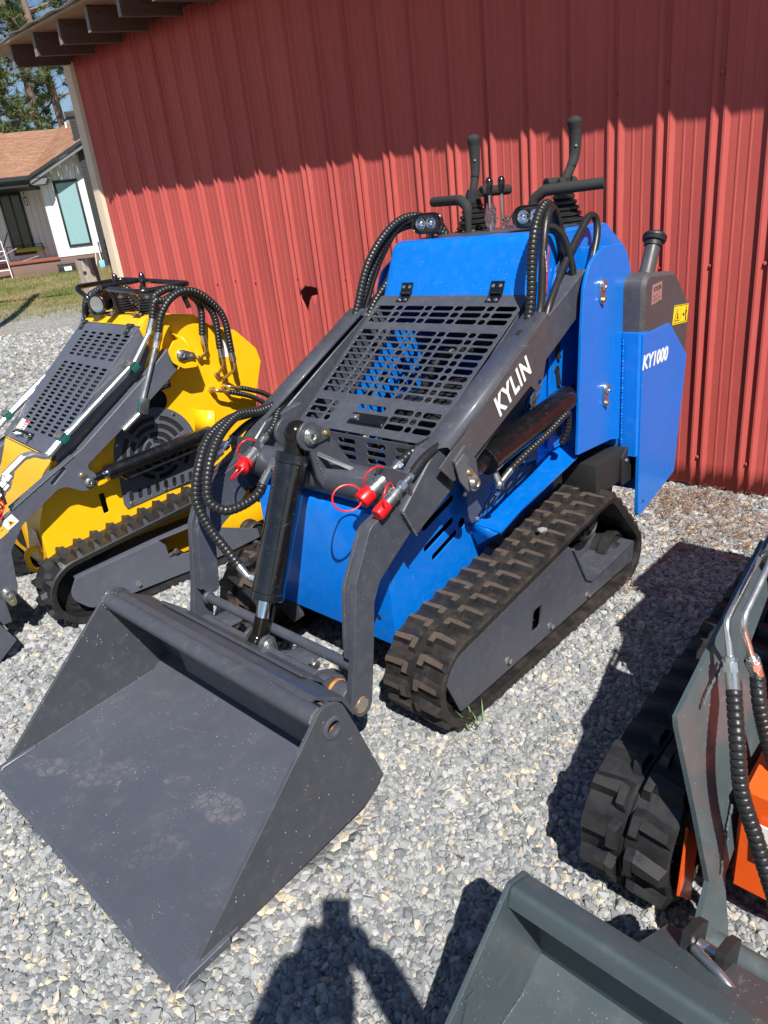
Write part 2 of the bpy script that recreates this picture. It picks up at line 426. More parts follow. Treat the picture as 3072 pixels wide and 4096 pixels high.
def ground_mat():
    k = NT('gravel_earth'); geo = k.t.nodes.new('ShaderNodeNewGeometry'); co = geo.outputs['Position']
    v = k.t.nodes.new('ShaderNodeTexVoronoi'); v.inputs['Scale'].default_value = 42; k.l(co, v.inputs['Vector'])
    v2 = k.t.nodes.new('ShaderNodeTexVoronoi'); v2.feature = 'DISTANCE_TO_EDGE'; v2.inputs['Scale'].default_value = 42; k.l(co, v2.inputs['Vector'])
    sepc = k.t.nodes.new('ShaderNodeSeparateColor'); k.l(v.outputs['Color'], sepc.inputs[0])
    c = k.ramp(sepc.outputs[0], [(0, (.09, .095, .10)), (.4, (.22, .23, .24)), (.75, (.38, .38, .37)), (.9, (.45, .39, .30)), (1, (.55, .50, .41))])
    n = k.noise(.55, 6, .62, co)
    c = k.mix(k.math('MULTIPLY', k.ramp(n, [(.50, 0.0), (.66, 1.0)]), .65), c, (.30, .215, .14))
    c = k.mix(k.math('MULTIPLY', k.ramp(v2.outputs['Distance'], [(0, 1.0), (.02, 0.0)]), .7), c, (.06, .055, .05))
    # lawn from about 19 m out
    sx = k.t.nodes.new('ShaderNodeSeparateXYZ'); k.l(co, sx.inputs[0])
    e = k.math('ADD', sx.outputs[1], k.math('MULTIPLY', k.noise(.5, 7, .75, co), 6.5))
    g = k.ramp(k.math('DIVIDE', e, 50.0), [(.405, 0.0), (.47, 1.0)])
    gn = k.noise(.8, 8, .7, co); gf = k.noise(9, 6, .75, co)
    gc = k.ramp(gn, [(.42, (.27, .21, .10)), (.53, (.19, .18, .06)), (.66, (.09, .13, .03))])
    gc = k.mix(k.ramp(gf, [(.35, 0.0), (.7, .6)]), gc, (.055, .085, .02))
    c = k.mix(g, c, gc)
    k.set(col=c, rough=.95, spec=.2)
    k.bump(v2.outputs['Distance'], .8, .02); return k.m
MAT['ground'] = ground_mat()
bm = bmesh.new()
xs = [-160, -90, -50, -30] + [-20 + i * 1.0 for i in range(46)] + [40, 70, 120, 200]
ys = [-60, -30, -12, -6] + [-4 + i * 1.0 for i in range(44)] + [50, 70, 110, 180, 320]
G_ = [[bm.verts.new((x, y, hgt(x, y) - .002)) for x in xs] for y in ys]
for j in range(len(ys) - 1):
    for i in range(len(xs) - 1): bm.faces.new((G_[j][i], G_[j][i + 1], G_[j + 1][i + 1], G_[j + 1][i]))
link('ground', bm_mesh('ground', bm), 'ground', kind='structure')

# ---- crushed stone: geometry-node instances of angular convex stones on scattered points
def stone_mat():
    k = NT('crushed_granite'); a = k.t.nodes.new('ShaderNodeAttribute'); a.attribute_type = 'INSTANCER'; a.attribute_name = 'tone'
    c = k.ramp(a.outputs['Fac'], [(0, (.11, .12, .13)), (.25, (.20, .215, .225)), (.55, (.32, .33, .335)), (.80, (.45, .455, .45)), (.90, (.47, .41, .31)), (1, (.62, .56, .44))])
    n = k.noise(34, 5, .65, k.obj()); n2 = k.noise(160, 3, .6, k.obj())
    c = k.mix(k.ramp(n, [(.3, .0), (.75, .42)]), c, (.13, .135, .14)); c = k.mix(k.ramp(n2, [(.55, 0.0), (.8, .30)]), c, (.50, .50, .48))
    k.set(col=c, rough=.82, spec=.35); k.bump(n2, .35, .0015); return k.m
MAT['stone'] = stone_mat()

def scatter_points():
    import numpy as np
    rs = np.random.RandomState(3); out = []
    Rr, Uu, Ff = map(np.array, (R_, U_, fwd))
    def vis(x, y, mg):
        P = np.stack([x, y, np.full_like(x, -EYE)], 1); z = P @ Ff
        px = 384 + FPX * (P @ Rr) / z; py = 512 - FPX * (P @ Uu) / z
        return (z > .2) & (px > -mg) & (px < 768 + mg) & (py > -80) & (py < 1024 + mg)
    # below the wall line only (in front of the shed) or left of it
    wc, ws = cos(WA), sin(WA)
    def infront(x, y):
        ly = -(x - WO.x) * ws + (y - WO.y) * wc; lx = (x - WO.x) * wc + (y - WO.y) * ws
        return (ly < .12) | (lx < -5.5)
    for (y0, y1, x0, x1, sp, s0, s1, mg) in ((.2, 2.3, -2.2, 2.6, .0094, .0064, .0152, 140), (2.3, 4.6, -4, 3.2, .0142, .0085, .019, 100), (4.6, 9.5, -6.5, 1, .034, .018, .033, 60), (9.5, 15, -9, -2.5, .085, .026, .045, 30)):
        nx = int((x1 - x0) / sp); ny = int((y1 - y0) / sp)
        X, Y = np.meshgrid(np.linspace(x0, x1, nx), np.linspace(y0, y1, ny)); X = X.ravel() + rs.uniform(-.6, .6, X.size) * sp; Y = Y.ravel() + rs.uniform(-.6, .6, Y.size) * sp
        m = vis(X, Y, mg) & infront(X, Y); X = X[m]; Y = Y[m]
        # bare earthy patches lose part of their stones
        def vn(x, y, f, ph): return .5 + .25 * np.sin(x * f + ph + 1.7 * np.sin(y * f * .7 + ph)) + .25 * np.sin(y * f * 1.3 + 2 * ph + 1.3 * np.sin(x * f * .9))
        patch = vn(X, Y, 2.1, .4) * vn(X, Y, 5.3, 2.2); keep = rs.rand(X.size) > np.clip((patch - .52) * 2.2, 0, .6) * (1 if y0 > 2 else .35)
        X = X[keep]; Y = Y[keep]; S = s0 + (s1 - s0) * rs.rand(X.size) ** 2.2; S[rs.rand(X.size) < .02] *= 1.45
        Z = S * rs.uniform(-.35, .25, X.size) - .002
        # nothing lies inside the bucket floors
        for (ox, oy, az, bx, b0, b1) in ((-.99813, 1.53054, -45.5, .60, -.02, .66), (.14466, .28300, -46, .52, -.04, .58)):
            ca, sa = np.cos(np.radians(az)), np.sin(np.radians(az)); lx = (X - ox) * ca + (Y - oy) * sa; ly = -(X - ox) * sa + (Y - oy) * ca
            Z = np.where((abs(lx) < bx) & (ly > b0) & (ly < b1), Z - .035, Z)
        T = rs.beta(2.2, 2.0, X.size) * .86; T[rs.rand(X.size) < .11] = rs.uniform(.88, 1, 1)[0]; T = np.where((T > .86), rs.uniform(.87, 1, X.size), T)
        out.append((X, Y, Z, S, T))
    X, Y, Z, S, T = [np.concatenate([o[i] for o in out]) for i in range(5)]
    n = X.size; me = bpy.data.meshes.new('gravel_points'); me.vertices.add(n)
    me.vertices.foreach_set('co', np.stack([X, Y, Z], 1).astype('f').ravel())
    for nm, dt, v in (('rot', 'FLOAT_VECTOR', rs.uniform(0, 6.28, (n, 3)) * np.array([.16, .16, 1]) + np.array([0, 0, 0])), ('sc', 'FLOAT_VECTOR', S[:, None] * np.stack([rs.uniform(.75, 1.3, n), rs.uniform(.6, 1.0, n), rs.uniform(.4, .8, n)], 1)), ('tone', 'FLOAT', T), ('pick', 'INT', rs.randint(0, 10, n))):
        a = me.attributes.new(nm, dt, 'POINT'); a.data.foreach_set('vector' if dt == 'FLOAT_VECTOR' else 'value', (v.astype('f') if dt != 'INT' else v.astype('i')).ravel())
    return me, n

me, NSTONE = scatter_points(); print('stones', NSTONE)
gr = link('gravel_stones', me, 'stone', kind='stuff', label='loose grey and cream crushed stone covering the yard')
ng = bpy.data.node_groups.new('gravel', 'GeometryNodeTree')
ng.interface.new_socket('Geometry', in_out='INPUT', socket_type='NodeSocketGeometry'); ng.interface.new_socket('Geometry', in_out='OUTPUT', socket_type='NodeSocketGeometry')
N = ng.nodes; L = ng.links; gi = N.new('NodeGroupInput'); go = N.new('NodeGroupOutput')
join = N.new('GeometryNodeGeometryToInstance')
for k in range(10):
    ico = N.new('GeometryNodeMeshIcoSphere'); ico.inputs['Radius'].default_value = 1.0; ico.inputs['Subdivisions'].default_value = 2 if k % 2 else 1
    rv = N.new('FunctionNodeRandomValue'); rv.data_type = 'FLOAT_VECTOR'; rv.inputs['Min'].default_value = (-.42,) * 3; rv.inputs['Max'].default_value = (.42,) * 3; rv.inputs['Seed'].default_value = k * 7 + 1
    sp = N.new('GeometryNodeSetPosition'); L.new(ico.outputs['Mesh'], sp.inputs['Geometry']); L.new(rv.outputs[0], sp.inputs['Offset'])
    ch = N.new('GeometryNodeConvexHull'); L.new(sp.outputs[0], ch.inputs[0])
    sm = N.new('GeometryNodeSetMaterial'); sm.inputs['Material'].default_value = MAT['stone']; L.new(ch.outputs[0], sm.inputs[0]); L.new(sm.outputs[0], join.inputs[0])
iop = N.new('GeometryNodeInstanceOnPoints'); iop.inputs['Pick Instance'].default_value = True
L.new(gi.outputs[0], iop.inputs['Points']); L.new(join.outputs[0], iop.inputs['Instance'])
for nm, dt, sk in (('rot', 'FLOAT_VECTOR', 'Rotation'), ('sc', 'FLOAT_VECTOR', 'Scale'), ('pick', 'INT', 'Instance Index')):
    na = N.new('GeometryNodeInputNamedAttribute'); na.data_type = dt; na.inputs['Name'].default_value = nm
    if sk == 'Rotation':
        er = N.new('FunctionNodeEulerToRotation'); L.new(na.outputs[0], er.inputs[0]); L.new(er.outputs[0], iop.inputs[sk])
    else: L.new(na.outputs[0], iop.inputs[sk])
L.new(iop.outputs[0], go.inputs[0])
md = gr.modifiers.new('scatter', 'NODES'); md.node_group = ng

# ---- dry brown pine needles and leaf litter
MAT['litter'] = plain('dry_pine_needles', (.20, .115, .065), .8, 0, .6, 30, 0)
b = B(); rs = random.Random(5)
def litter(cx, cy, rx, ry, n, L0=.05):
    for _ in range(n):
        x = cx + rs.gauss(0, rx); y = cy + rs.gauss(0, ry); a = rs.random() * pi; l = L0 * (.5 + rs.random()); w = .0012 + .001 * rs.random(); z = hgt(x, y) + .012 + rs.random() * .018
        d = Vector((cos(a), sin(a), rs.uniform(-.15, .15))) * l; s_ = Vector((-sin(a), cos(a), 0)) * w
        p = Vector((x, y, z)); vs = [b.bm.verts.new(q) for q in (p - s_, p + s_, p + d + s_ * .4 + Vector((0, 0, .002)), p + d - s_ * .4)]; b.bm.faces.new(vs)
def ground_at(px, py):
    d = fwd + R_ * ((px - 384) / FPX) - U_ * ((py - 512) / FPX); t = -EYE / d.z; return (d.x * t, d.y * t)
for (px, py, rx, n) in ((700, 505, .16, 520), (735, 535, .22, 700), (650, 500, .18, 300), (620, 590, .08, 60), (30, 380, .5, 300), (10, 420, .5, 200)):
    x, y = ground_at(px, py); litter(x, y, rx, rx * .8, n)
for _ in range(34):
    lx_, ly_ = rs.uniform(.1, 1.8), rs.uniform(1.3, 3.2); litter(lx_, ly_, .05, .05, 3, .035)
b.out('pine_litter', 'litter', kind='stuff', label='dry brown pine needles and leaf bits scattered over the stone')
MAT['leaf'] = plain('dead_leaf', (.25, .13, .06), .8, 0, .4, 60, .2)
MAT['weed'] = plain('green_weed', (.10, .19, .045), .6, 0, .3, 60, 0)
b = B(); wx, wy = ground_at(478, 730)
for k in range(16):
    a = rs.random() * 2 * pi; l = rs.uniform(.04, .085); p = Vector((wx + rs.gauss(0, .02), wy + rs.gauss(0, .015), .012)); w = Vector((-sin(a), cos(a), 0)) * .0022
    q = p + Vector((cos(a) * l * .35, sin(a) * l * .35, l * .6)); t = p + Vector((cos(a) * l * .8, sin(a) * l * .8, l * .9))
    vs = [b.bm.verts.new(v) for v in (p - w, p + w, q + w, t, q - w)]; b.bm.faces.new(vs)
b.out('weed', 'weed', label='small tuft of green weed blades at the front tip of the blue machine track', cat='weed')

# ---- the red metal shed
def wall_mat():
    k = NT('red_steel_siding'); co = k.obj(); n = k.noise(2.0, 5, .6, k.obj((1, 1, .25))); n2 = k.noise(30, 5, .6, k.obj((1, 1, .2))); n3 = k.noise(9, 4, .7, co)
    c = k.mix(k.ramp(n, [(.3, 0.0), (.75, 1.0)]), (.385, .068, .060), (.465, .090, .077))
    c = k.mix(k.ramp(n2, [(.52, 0.0), (.8, .16)]), c, (.50, .20, .16)); c = k.mix(k.ramp(n3, [(.62, 0.0), (.75, .20)]), c, (.24, .055, .045))
    k.set(col=c, rough=.55, spec=.28); k.bump(k.noise(5, 3, .5, k.obj((1, 1, .15))), .12, .01); return k.m
MAT['wall'] = wall_mat(); MAT['trim'] = plain('cream_trim', (.62, .50, .38), .55, 0, .08, 8, .1)
def wood(name, c1, c2, sc=(1, 1, 8), rough=.8):
    k = NT(name); n = k.noise(6, 8, .7, k.obj(sc), .6); n2 = k.noise(40, 4, .6, k.obj(sc))
    c = k.mix(k.ramp(n, [(.35, 0.0), (.65, 1.0)]), c1, c2); c = k.mix(k.ramp(n2, [(.5, 0.0), (.75, .5)]), c, tuple(x * .4 for x in c1))
    k.set(col=c, rough=rough); k.bump(n2, .5, .002); return k.m
MAT['rafter'] = wood('dark_stained_rafter', (.085, .048, .036), (.13, .078, .058), (8, 1, 8))
MAT['rafterend'] = plain('weathered_end_grain', (.20, .18, .17), .9, 0, .4, 60, .4)
MAT['deck'] = wood('weathered_deck_board', (.26, .16, .09), (.36, .24, .15), (1, 8, 1))
MAT['roofold'] = plain('old_roofing_sheet', (.30, .27, .24), .7, .2, .3, 12, .3)
MAT['post'] = wood('grey_weathered_post', (.27, .22, .18), (.42, .36, .30), (7, 7, .8), .9)
MAT['rusty'] = plain('rusted_brown_steel', (.12, .05, .035), .8, .2, .4, 30, .3)

shed = empty('metal_shed', WO, WA, 'long red ribbed steel shed with an overhanging timber roof behind the loaders', 'shed')
SP = .2435; X0 = -5.031
def rib_profile(x0, x1):
    pts = []; k0 = math.floor((x0 - (-4.101)) / SP) - 1
    X = -4.101 + k0 * SP
    while X < x1 + SP:
        for r0 in (0, .053):
            a = X + r0 - .010
            pts += [(a, 0), (a + .007, -.019), (a + .015, -.019), (a + .034, -.001)]
        for m in (.118, .168): pts += [(X + m - .007, 0), (X + m - .003, -.0026), (X + m + .003, -.0026), (X + m + .007, 0)]
        X += SP
    pts = [p for p in pts if x0 < p[0] < x1]
    return [(x0, 0)] + pts + [(x1, 0)]
def sheet(x0, x1, tear=None, seed=0):
    rs = random.Random(seed); prof = rib_profile(x0, x1); zs = [.015 + i * (3.02 - .015) / 22 for i in range(23)]; bm = bmesh.new(); rows = []
    ph = rs.random() * 6
    for z in zs:
        rows.append([bm.verts.new((x, y - .0022 * sin(x * 11 + z * 2.3 + ph) * (1 if 0 < z < 2.9 else 0) + (.001 if x == x1 else -.002 if x == x0 else 0), z)) for x, y in prof])
    for a, c in zip(rows, rows[1:]):
        for i in range(len(prof) - 1): bm.faces.new((a[i], a[i + 1], c[i + 1], c[i]))
    if tear:
        for (p, q) in zip(tear, tear[1:] + tear[:1]):
            d = Vector((q[0] - p[0], 0, q[1] - p[1])); n = Vector((d.z, 0, -d.x)).normalized()
            near = [f for f in bm.faces if abs(f.calc_center_median().x - tear[0][0]) < .35 and abs(f.calc_center_median().z - 1.03) < .35]
            bmesh.ops.bisect_plane(bm, geom=near + list({e for f in near for e in f.edges}) + list({v for f in near for v in f.verts}), plane_co=(p[0], 0, p[1]), plane_no=n, dist=1e-5)
        def inside(x, z):
            c = False; j = len(tear) - 1
            for i in range(len(tear)):
                xi, zi = tear[i]; xj, zj = tear[j]
                if (zi > z) != (zj > z) and x < (xj - xi) * (z - zi) / (zj - zi) + xi: c = not c
                j = i
            return c
        bmesh.ops.delete(bm, geom=[f for f in bm.faces if inside(f.calc_center_median().x, f.calc_center_median().z)], context='FACES')
        # crumpled flap folded out over the tear and dents round it
        fl = [bm.verts.new(v) for v in ((-2.842, -.003, 1.064), (-2.79, -.006, 1.106), (-2.662, -.003, 1.080), (-2.70, -.020, 1.074), (-2.80, -.018, 1.066))]
        [bm.verts.remove(v) for v in fl]
        for v in bm.verts:
            d = math.hypot(v.co.x + 2.74, (v.co.z - 1.05) * .6)
            if d < .3 and v.co.y > -.02: v.co.y += .010 * math.exp(-(d / .07) ** 2)
    bmesh.ops.recalc_face_normals(bm, faces=bm.faces); me = bpy.data.meshes.new('wall_panel'); bm.to_mesh(me); bm.free(); finish(me, 20); return me
edges = [-5.25] + [X0 + .974 * k for k in range(0, 9)]
TEAR = [(-2.845, 1.058), (-2.795, 1.108), (-2.70, 1.098), (-2.655, 1.082), (-2.668, 1.048), (-2.745, 1.036), (-2.772, .995), (-2.800, .925), (-2.820, 1.01)]
for i, (a, c) in enumerate(zip(edges, edges[1:])):
    o = link('wall_panel', sheet(a, c + .012, TEAR if a < -2.75 < c else None, i), 'wall', shed)
    o.location = (0, -.006 * (i % 2), 0)
    s = o.modifiers.new('t', 'SOLIDIFY'); s.thickness = .0012; s.offset = 1
# screws with washers
rsx = random.Random(2); bsc = B(); bsc.sphere((0, -.004, 0), .0105, (1, .55, 1), 10); bsc.cyl((0, -.008, 0), (0, -.014, 0), .0042, n=6)
sme = bm_mesh('screw', bsc.bm); sme.materials.append(MAT['wall'])
for k in range(-4, 24):
    X = -4.101 + k * SP + .033
    if X < -5.2 or X > 1.2: continue
    for zr in (.167, 1.162, 1.964, 2.75):
        if abs(X + 2.66) < .1 and zr == 1.162: pass
        o = bpy.data.objects.new('screw', sme); COL.objects.link(o); o.parent = shed; o.location = (X, -.003, zr + rsx.uniform(-.012, .012))
# corner trim, girts, dark inside, far walls
b = B(); b.prism([(-5.25, -.004), (-5.262, -.036), (-5.285, -.040), (-5.36, -.040), (-5.36, .12), (-5.25, .12)], .0, 2.985, 'z', .001); b.out('corner_trim', 'trim', shed, 20)
b = B()
for z in (.17, 1.30, 1.96): b.box(-5.2, 3.6, .004, .044, z - .04, z + .04)
for x in (-5.2, -2.4, .4): b.box(x, x + .12, .05, .17, 0, 3.0)
b.out('girt', 'rafter', shed)
b = B(); b.box(-5.3, -5.26, .125, 6.2, 0, 3.0); b.out('end_wall', 'wall', shed)
b = B(); b.box(-5.3, 3.7, 6.2, 6.24, 0, 3.0); b.out('back_wall', 'wall', shed)
b = B(); b.box(-.62, -.46, .03, .12, .0, .17); b.out('wood_block', 'deck', shed)
# roof
rm = B(); rm.prism([(0, 0), (.155, 0), (.155, .04), (0, .04)], 0, 1, 'x', .0)  # placeholder profile, replaced below
rm.bm.free()
b = B(); zt = lambda y: 3.125 + .09 * y
vsr = []
pr = [(-.5, zt(-.5)), (-.505, zt(-.5) - .155), (2.2, zt(2.2) - .155), (2.2, zt(2.2))]
b.mi = 0; b.prism(pr, -.020, .020, 'x', .002); rme = bm_mesh('rafter', b.bm)
for m_ in ('rafter', 'rafterend'): rme.materials.append(MAT[m_])
for p in rme.polygons:
    if p.normal.y < -.9: p.material_index = 1
for k in range(23):
    X = -5.275 + k * .4065 + (random.uniform(-.012, .012) if k else 0)
    o = bpy.data.objects.new('rafter', rme); COL.objects.link(o); o.parent = shed; o.location = (X, random.uniform(-.012, .012), random.uniform(-.004, .004))
for k in range(14):
    y0 = -.560 + k * .2; b = B(); b.prism([(y0, zt(y0) + .001), (y0 + .193, zt(y0 + .193) + .001), (y0 + .193, zt(y0 + .193) + .02), (y0, zt(y0) + .02)], -5.75, 3.8, 'x', .001)
    b.out('roof_board', 'deck', shed)
rr = random.Random(9)
for k in range(13):  # lapped old sheets with slightly curled eaves
    xa = -5.85 + k * .74; xb = xa + .78; bm = bmesh.new(); rows = []; skew = [rr.uniform(-.012, .012) for _ in range(3)]
    for j, y in enumerate((-.60, -.52, -.3, 2.4)):
        row = []
        for i in range(14):
            x = xa + (xb - xa) * i / 13; e = (xa + 2.6) * .0105 if j < 2 else 0  # eave edge skewed only to slope its shadow along the wall
            zz = zt(y) + .024 + .006 * (k % 2) + (.010 * sin(i * 1.15 + k) + skew[0]) * (1 if j == 0 else .5 if j == 1 else 0) * .6 + .003
            row.append(bm.verts.new((x, y - e + (skew[1] if j == 0 else 0) * .6, zz)))
        rows.append(row)
    for a, c in zip(rows, rows[1:]):
        for i in range(13): bm.faces.new((a[i], a[i + 1], c[i + 1], c[i]))
    o = link('roof_sheet', bm_mesh('roof_sheet', bm, 40), 'roofold', shed); s = o.modifiers.new('t', 'SOLIDIFY'); s.thickness = .003; s.offset = 1
b = B(); b.prism([(2.3, 3.36), (6.3, 3.0), (6.3, 3.03), (2.3, 3.39)], -5.7, 3.8, 'x', .0); b.out('roof_back', 'roofold', shed)

# ---- posts by the shed corner
b = B(); n = 18; rows = []; rs = random.Random(4)
rr_ = [.098 + .010 * sin(k * 2.1) + rs.uniform(-.006, .006) for k in range(n)]
for j, z in enumerate((-.05, .3, .8, 1.2, 1.385, 1.40)):
    rows.append([b.bm.verts.new((rr_[k] * cos(2 * pi * k / n) * (1 - .04 * j * .5) + .012 * sin(z * 3), rr_[k] * sin(2 * pi * k / n), z + (.015 * sin(k * .9) if j >= 4 else 0))) for k in range(n)])
for a, c in zip(rows, rows[1:]):
    for k in range(n): b.bm.faces.new((a[k], a[(k + 1) % n], c[(k + 1) % n], c[k]))
b.bm.faces.new(rows[-1])
o = b.out('wooden_post', 'post', label='thick weathered grey wooden post with a knot hole near its top, behind the yellow loader', cat='post'); o.location = (-2.86, 8.35, 0)
b = B(); b.cyl((-.02, -.075, 1.27), (-.02, -.105, 1.27), .017, n=14); kk = b.out('knot_hole', 'blackmatt', o)
b = B(); b.prism([(-.035, -.02), (.035, -.02), (.035, .02), (.029, .02), (.029, -.014), (-.029, -.014), (-.029, .02), (-.035, .02)], -.02, 1.58, 'z', 0)
for z in [i * .06 + .1 for i in range(24)]: b.box(-.042, -.034, -.018, -.006, z, z + .02, 0)
o = b.out('channel_post', 'rusty', label='thin rusty brown steel channel post at the corner of the red shed', cat='post'); o.location = (-2.46, 7.93, 0); o.rotation_euler = (0, 0, .3)

# ================================================================ HOUSE (about 29 m away)
def shingle_mat():
    k = NT('brown_shingles'); n = k.noise(1.2, 6, .7, k.obj()); n2 = k.noise(14, 5, .7, k.obj())
    c = k.mix(n, (.30, .155, .095), (.40, .23, .145)); c = k.mix(k.ramp(k.noise(5, 5, .7, k.obj((.6, 2.5, 1))), [(.42, 0.0), (.66, .75)]), c, (.17, .085, .06)); c = k.mix(k.ramp(n2, [(.45, 0.0), (.75, .4)]), c, (.50, .33, .22)); k.set(col=c, rough=.9); return k.m
MAT['shingle'] = shingle_mat(); MAT['boards'] = plain('white_board_siding', (.76, .77, .78), .7, 0, .04, 4, .1)
MAT['housedark'] = plain('black_house_trim', (.014, .018, .020), .5, 0, .2, 20)
MAT['teal'] = plain('teal_backed_window', (.24, .40, .42), .25, 0, .06, 5, 0)
MAT['brickdark'] = plain('charcoal_painted_brick', (.035, .035, .038), .8, 0, .25, 20, .3)
MAT['concrete'] = plain('brown_stained_foundation', (.17, .105, .085), .85, 0, .3, 3, .2)
MAT['doorglass'] = plain('dark_door_glass', (.03, .032, .03), .12, 0, .3, 4, 0)
MAT['greymetal'] = plain('grey_fascia_metal', (.18, .18, .19), .5, .2, .2, 12, .1)
MAT['whitepaint'] = plain('white_enamel', (.80, .80, .78), .4, 0, .04, 30, 0)
HO = Vector((-10.097, 27.572, 0)); HA = radians(12)
house = empty('white_house', HO, HA, 'white board-sided house with a brown shingle roof and a tall teal window', 'house')
GZ = .6
def wall_boards(x0, x1, y, zf, z0, mat='boards', step=.2):
    x = x0
    while x < x1 - .01:
        xe = min(x + step, x1); b = B(); z1 = min(zf(x), zf(xe)); 
        b.prism([(x + .004, z0), (xe - .004, z0), (xe - .004, zf(xe)), (x + .004, zf(x))], y, y + .03, 'y', 0.004); b.out('board', mat, house); x = xe
rake = lambda x: 3.60 + max(0, (x + .42)) * .475   # soffit line of the gable wing
wall_boards(-.24, 1.36, 0, lambda x: min(rake(x), 4.46), 1.10)
b = B(); b.box(-.24, 1.36, .032, .10, 1.1, 3.6, 0); b.box(-.24, -.2, .03, 1.55, 1.10, 3.62, 0); b.out('wall_core', 'boards', house)
x = .0
while x < 1.5:
    b = B(); b.box(-.272, -.243, x + .003, x + .197, 1.10, 3.60, .003); b.out('board', 'boards', house); x += .2
wall_boards(-4.4, -.27, 1.55, lambda x: 3.62, 1.10)
b = B(); b.box(-4.4, -.27, 1.59, 1.66, 1.1, 3.7, 0); b.out('wall_core', 'boards', house)
# window
w = B(); w.box(.17, .96, -.05, .0, 3.44, 3.53); w.box(.17, .96, -.05, .0, 1.40, 1.47); w.box(.17, .24, -.05, .0, 1.47, 3.44); w.box(.885, .96, -.05, .0, 1.47, 3.44)
wf = w.out('window', 'housedark', house); b = B(); b.box(.24, .885, -.022, -.012, 1.47, 3.44, 0); b.out('pane', 'teal', wf)
# door and lantern
b = B(); b.box(-1.97, -1.22, 1.50, 1.546, 1.3, 3.42); d = b.out('door', 'housedark', house)
for xa, xb in ((-1.90, -1.62), (-1.56, -1.29)): b = B(); b.box(xa, xb, 1.485, 1.498, 1.42, 3.3, 0); b.out('pane', 'doorglass', d)
for lx in (-1.08, -2.12):
    b = B(); b.tube(fillet([(lx, 1.53, 3.35), (lx, 1.38, 3.40), (lx, 1.38, 3.22)], .05), .012); b.box(lx - .05, lx + .05, 1.33, 1.43, 3.16, 3.20); b.box(lx - .04, lx + .04, 1.34, 1.42, 2.92, 2.94)
    for a, c in ((-.045, 1.335), (.037, 1.335), (-.045, 1.417), (.037, 1.417)): b.box(lx + a, lx + a + .01, c, c + .01, 2.93, 3.17, 0)
    b.out('lantern', 'housedark', house)
# foundation and porch
b = B(); b.box(-.25, 1.5, .02, 3, .3, 1.09, .01); b.out('foundation', 'concrete', house)
b = B(); b.box(-4.4, -.26, .05, 1.5, .3, 1.02, .01); o = b.out('porch', 'concrete', house)
MAT['porchtop'] = plain('red_brown_porch_edge', (.24, .075, .05), .8, 0, .3, 8, .2)
b = B(); b.box(-4.4, -.262, .0, 1.5, 1.023, 1.12, .006); b.out('porch_slab', 'porchtop', house)
# roof: main slope with courses of shingles, and the wing slope
def roofplane(P0, Udir, Vdir, wU, wV, name='shingle_course', step=.14, s0=0.0, s1=0.0):
    U = Vector(Udir).normalized(); V = Vector(Vdir).normalized(); Nn = U.cross(V).normalized()
    if Nn.z < 0: Nn = -Nn
    k = 0
    while k * step < wV:
        bm = bmesh.new(); a = Vector(P0) + V * (k * step); rs = random.Random(k); u = -rs.random() * .3
        while u < wU + k * step * s1:
            l = rs.uniform(.22, .40); u0 = max(u, k * step * s0); u1 = min(u + l - .006, wU + k * step * s1); t = rs.choice((.012, .018, .024))
            if u1 > u0:
                q = [a + U * u0, a + U * u1, a + U * u1 + V * (step + .04), a + U * u0 + V * (step + .04)]
                lo = [bm.verts.new(p) for p in q[:2]]; hi = [bm.verts.new(p + Nn * t) for p in q[:2]] + [bm.verts.new(p + Nn * .002) for p in q[2:]]
                bm.faces.new(hi); bm.faces.new((lo[0], lo[1], hi[1], hi[0]))
            u += l
        me = bpy.data.meshes.new(name); bmesh.ops.recalc_face_normals(bm, faces=bm.faces); bm.to_mesh(me); bm.free(); link(name, me, 'shingle', house); k += 1
main_n = Vector((0, 5.6, 2.0)).normalized()
roofplane((-6, -.62, 3.72), (1, 0, 0), (0, 5.6, 1.92), 5.56, 5.9, s1=.112)
# wing slope rises to the right (gable wing), rake along the front
roofplane((-.44, -.62, 3.722), (2.15, 0, 1.02), (0, 5.6, 1.62), 2.42, 5.8, s0=.125, step=.15)
b = B(); b.prism([(-6, 3.60), (-.42, 3.60), (-.42, 3.72), (-6, 3.72)], -.66, -.60, 'y', .004); b.out('fascia', 'housedark', house)
b = B(); b.prism([(-.46, 3.60), (1.7, 4.625), (1.7, 4.73), (-.46, 3.70)], -.66, -.61, 'y', .004); b.out('rake_board', 'housedark', house)
b = B(); b.prism([(-.44, 3.47), (1.7, 4.485), (1.7, 4.618), (-.44, 3.592)], -.60, -.56, 'y', .004); b.prism([(-.44, 3.43), (.0, 3.43), (.12, 3.60), (-.44, 3.592)], -.555, .0, 'y', .004); b.out('soffit_board', 'greymetal', house)
b = B(); b.prism([(-.6, 3.40), (1.54, 3.40), (1.54, 3.46), (-.6, 3.46)], -6, -.5, 'x', .004); b.out('porch_beam', 'housedark', house)
b = B(); b.prism([(-.6, 3.62), (5, 5.54), (5, 5.57), (-.6, 3.66)], -6, -.1, 'x', 0); b.out('roof_underlay', 'housedark', house)
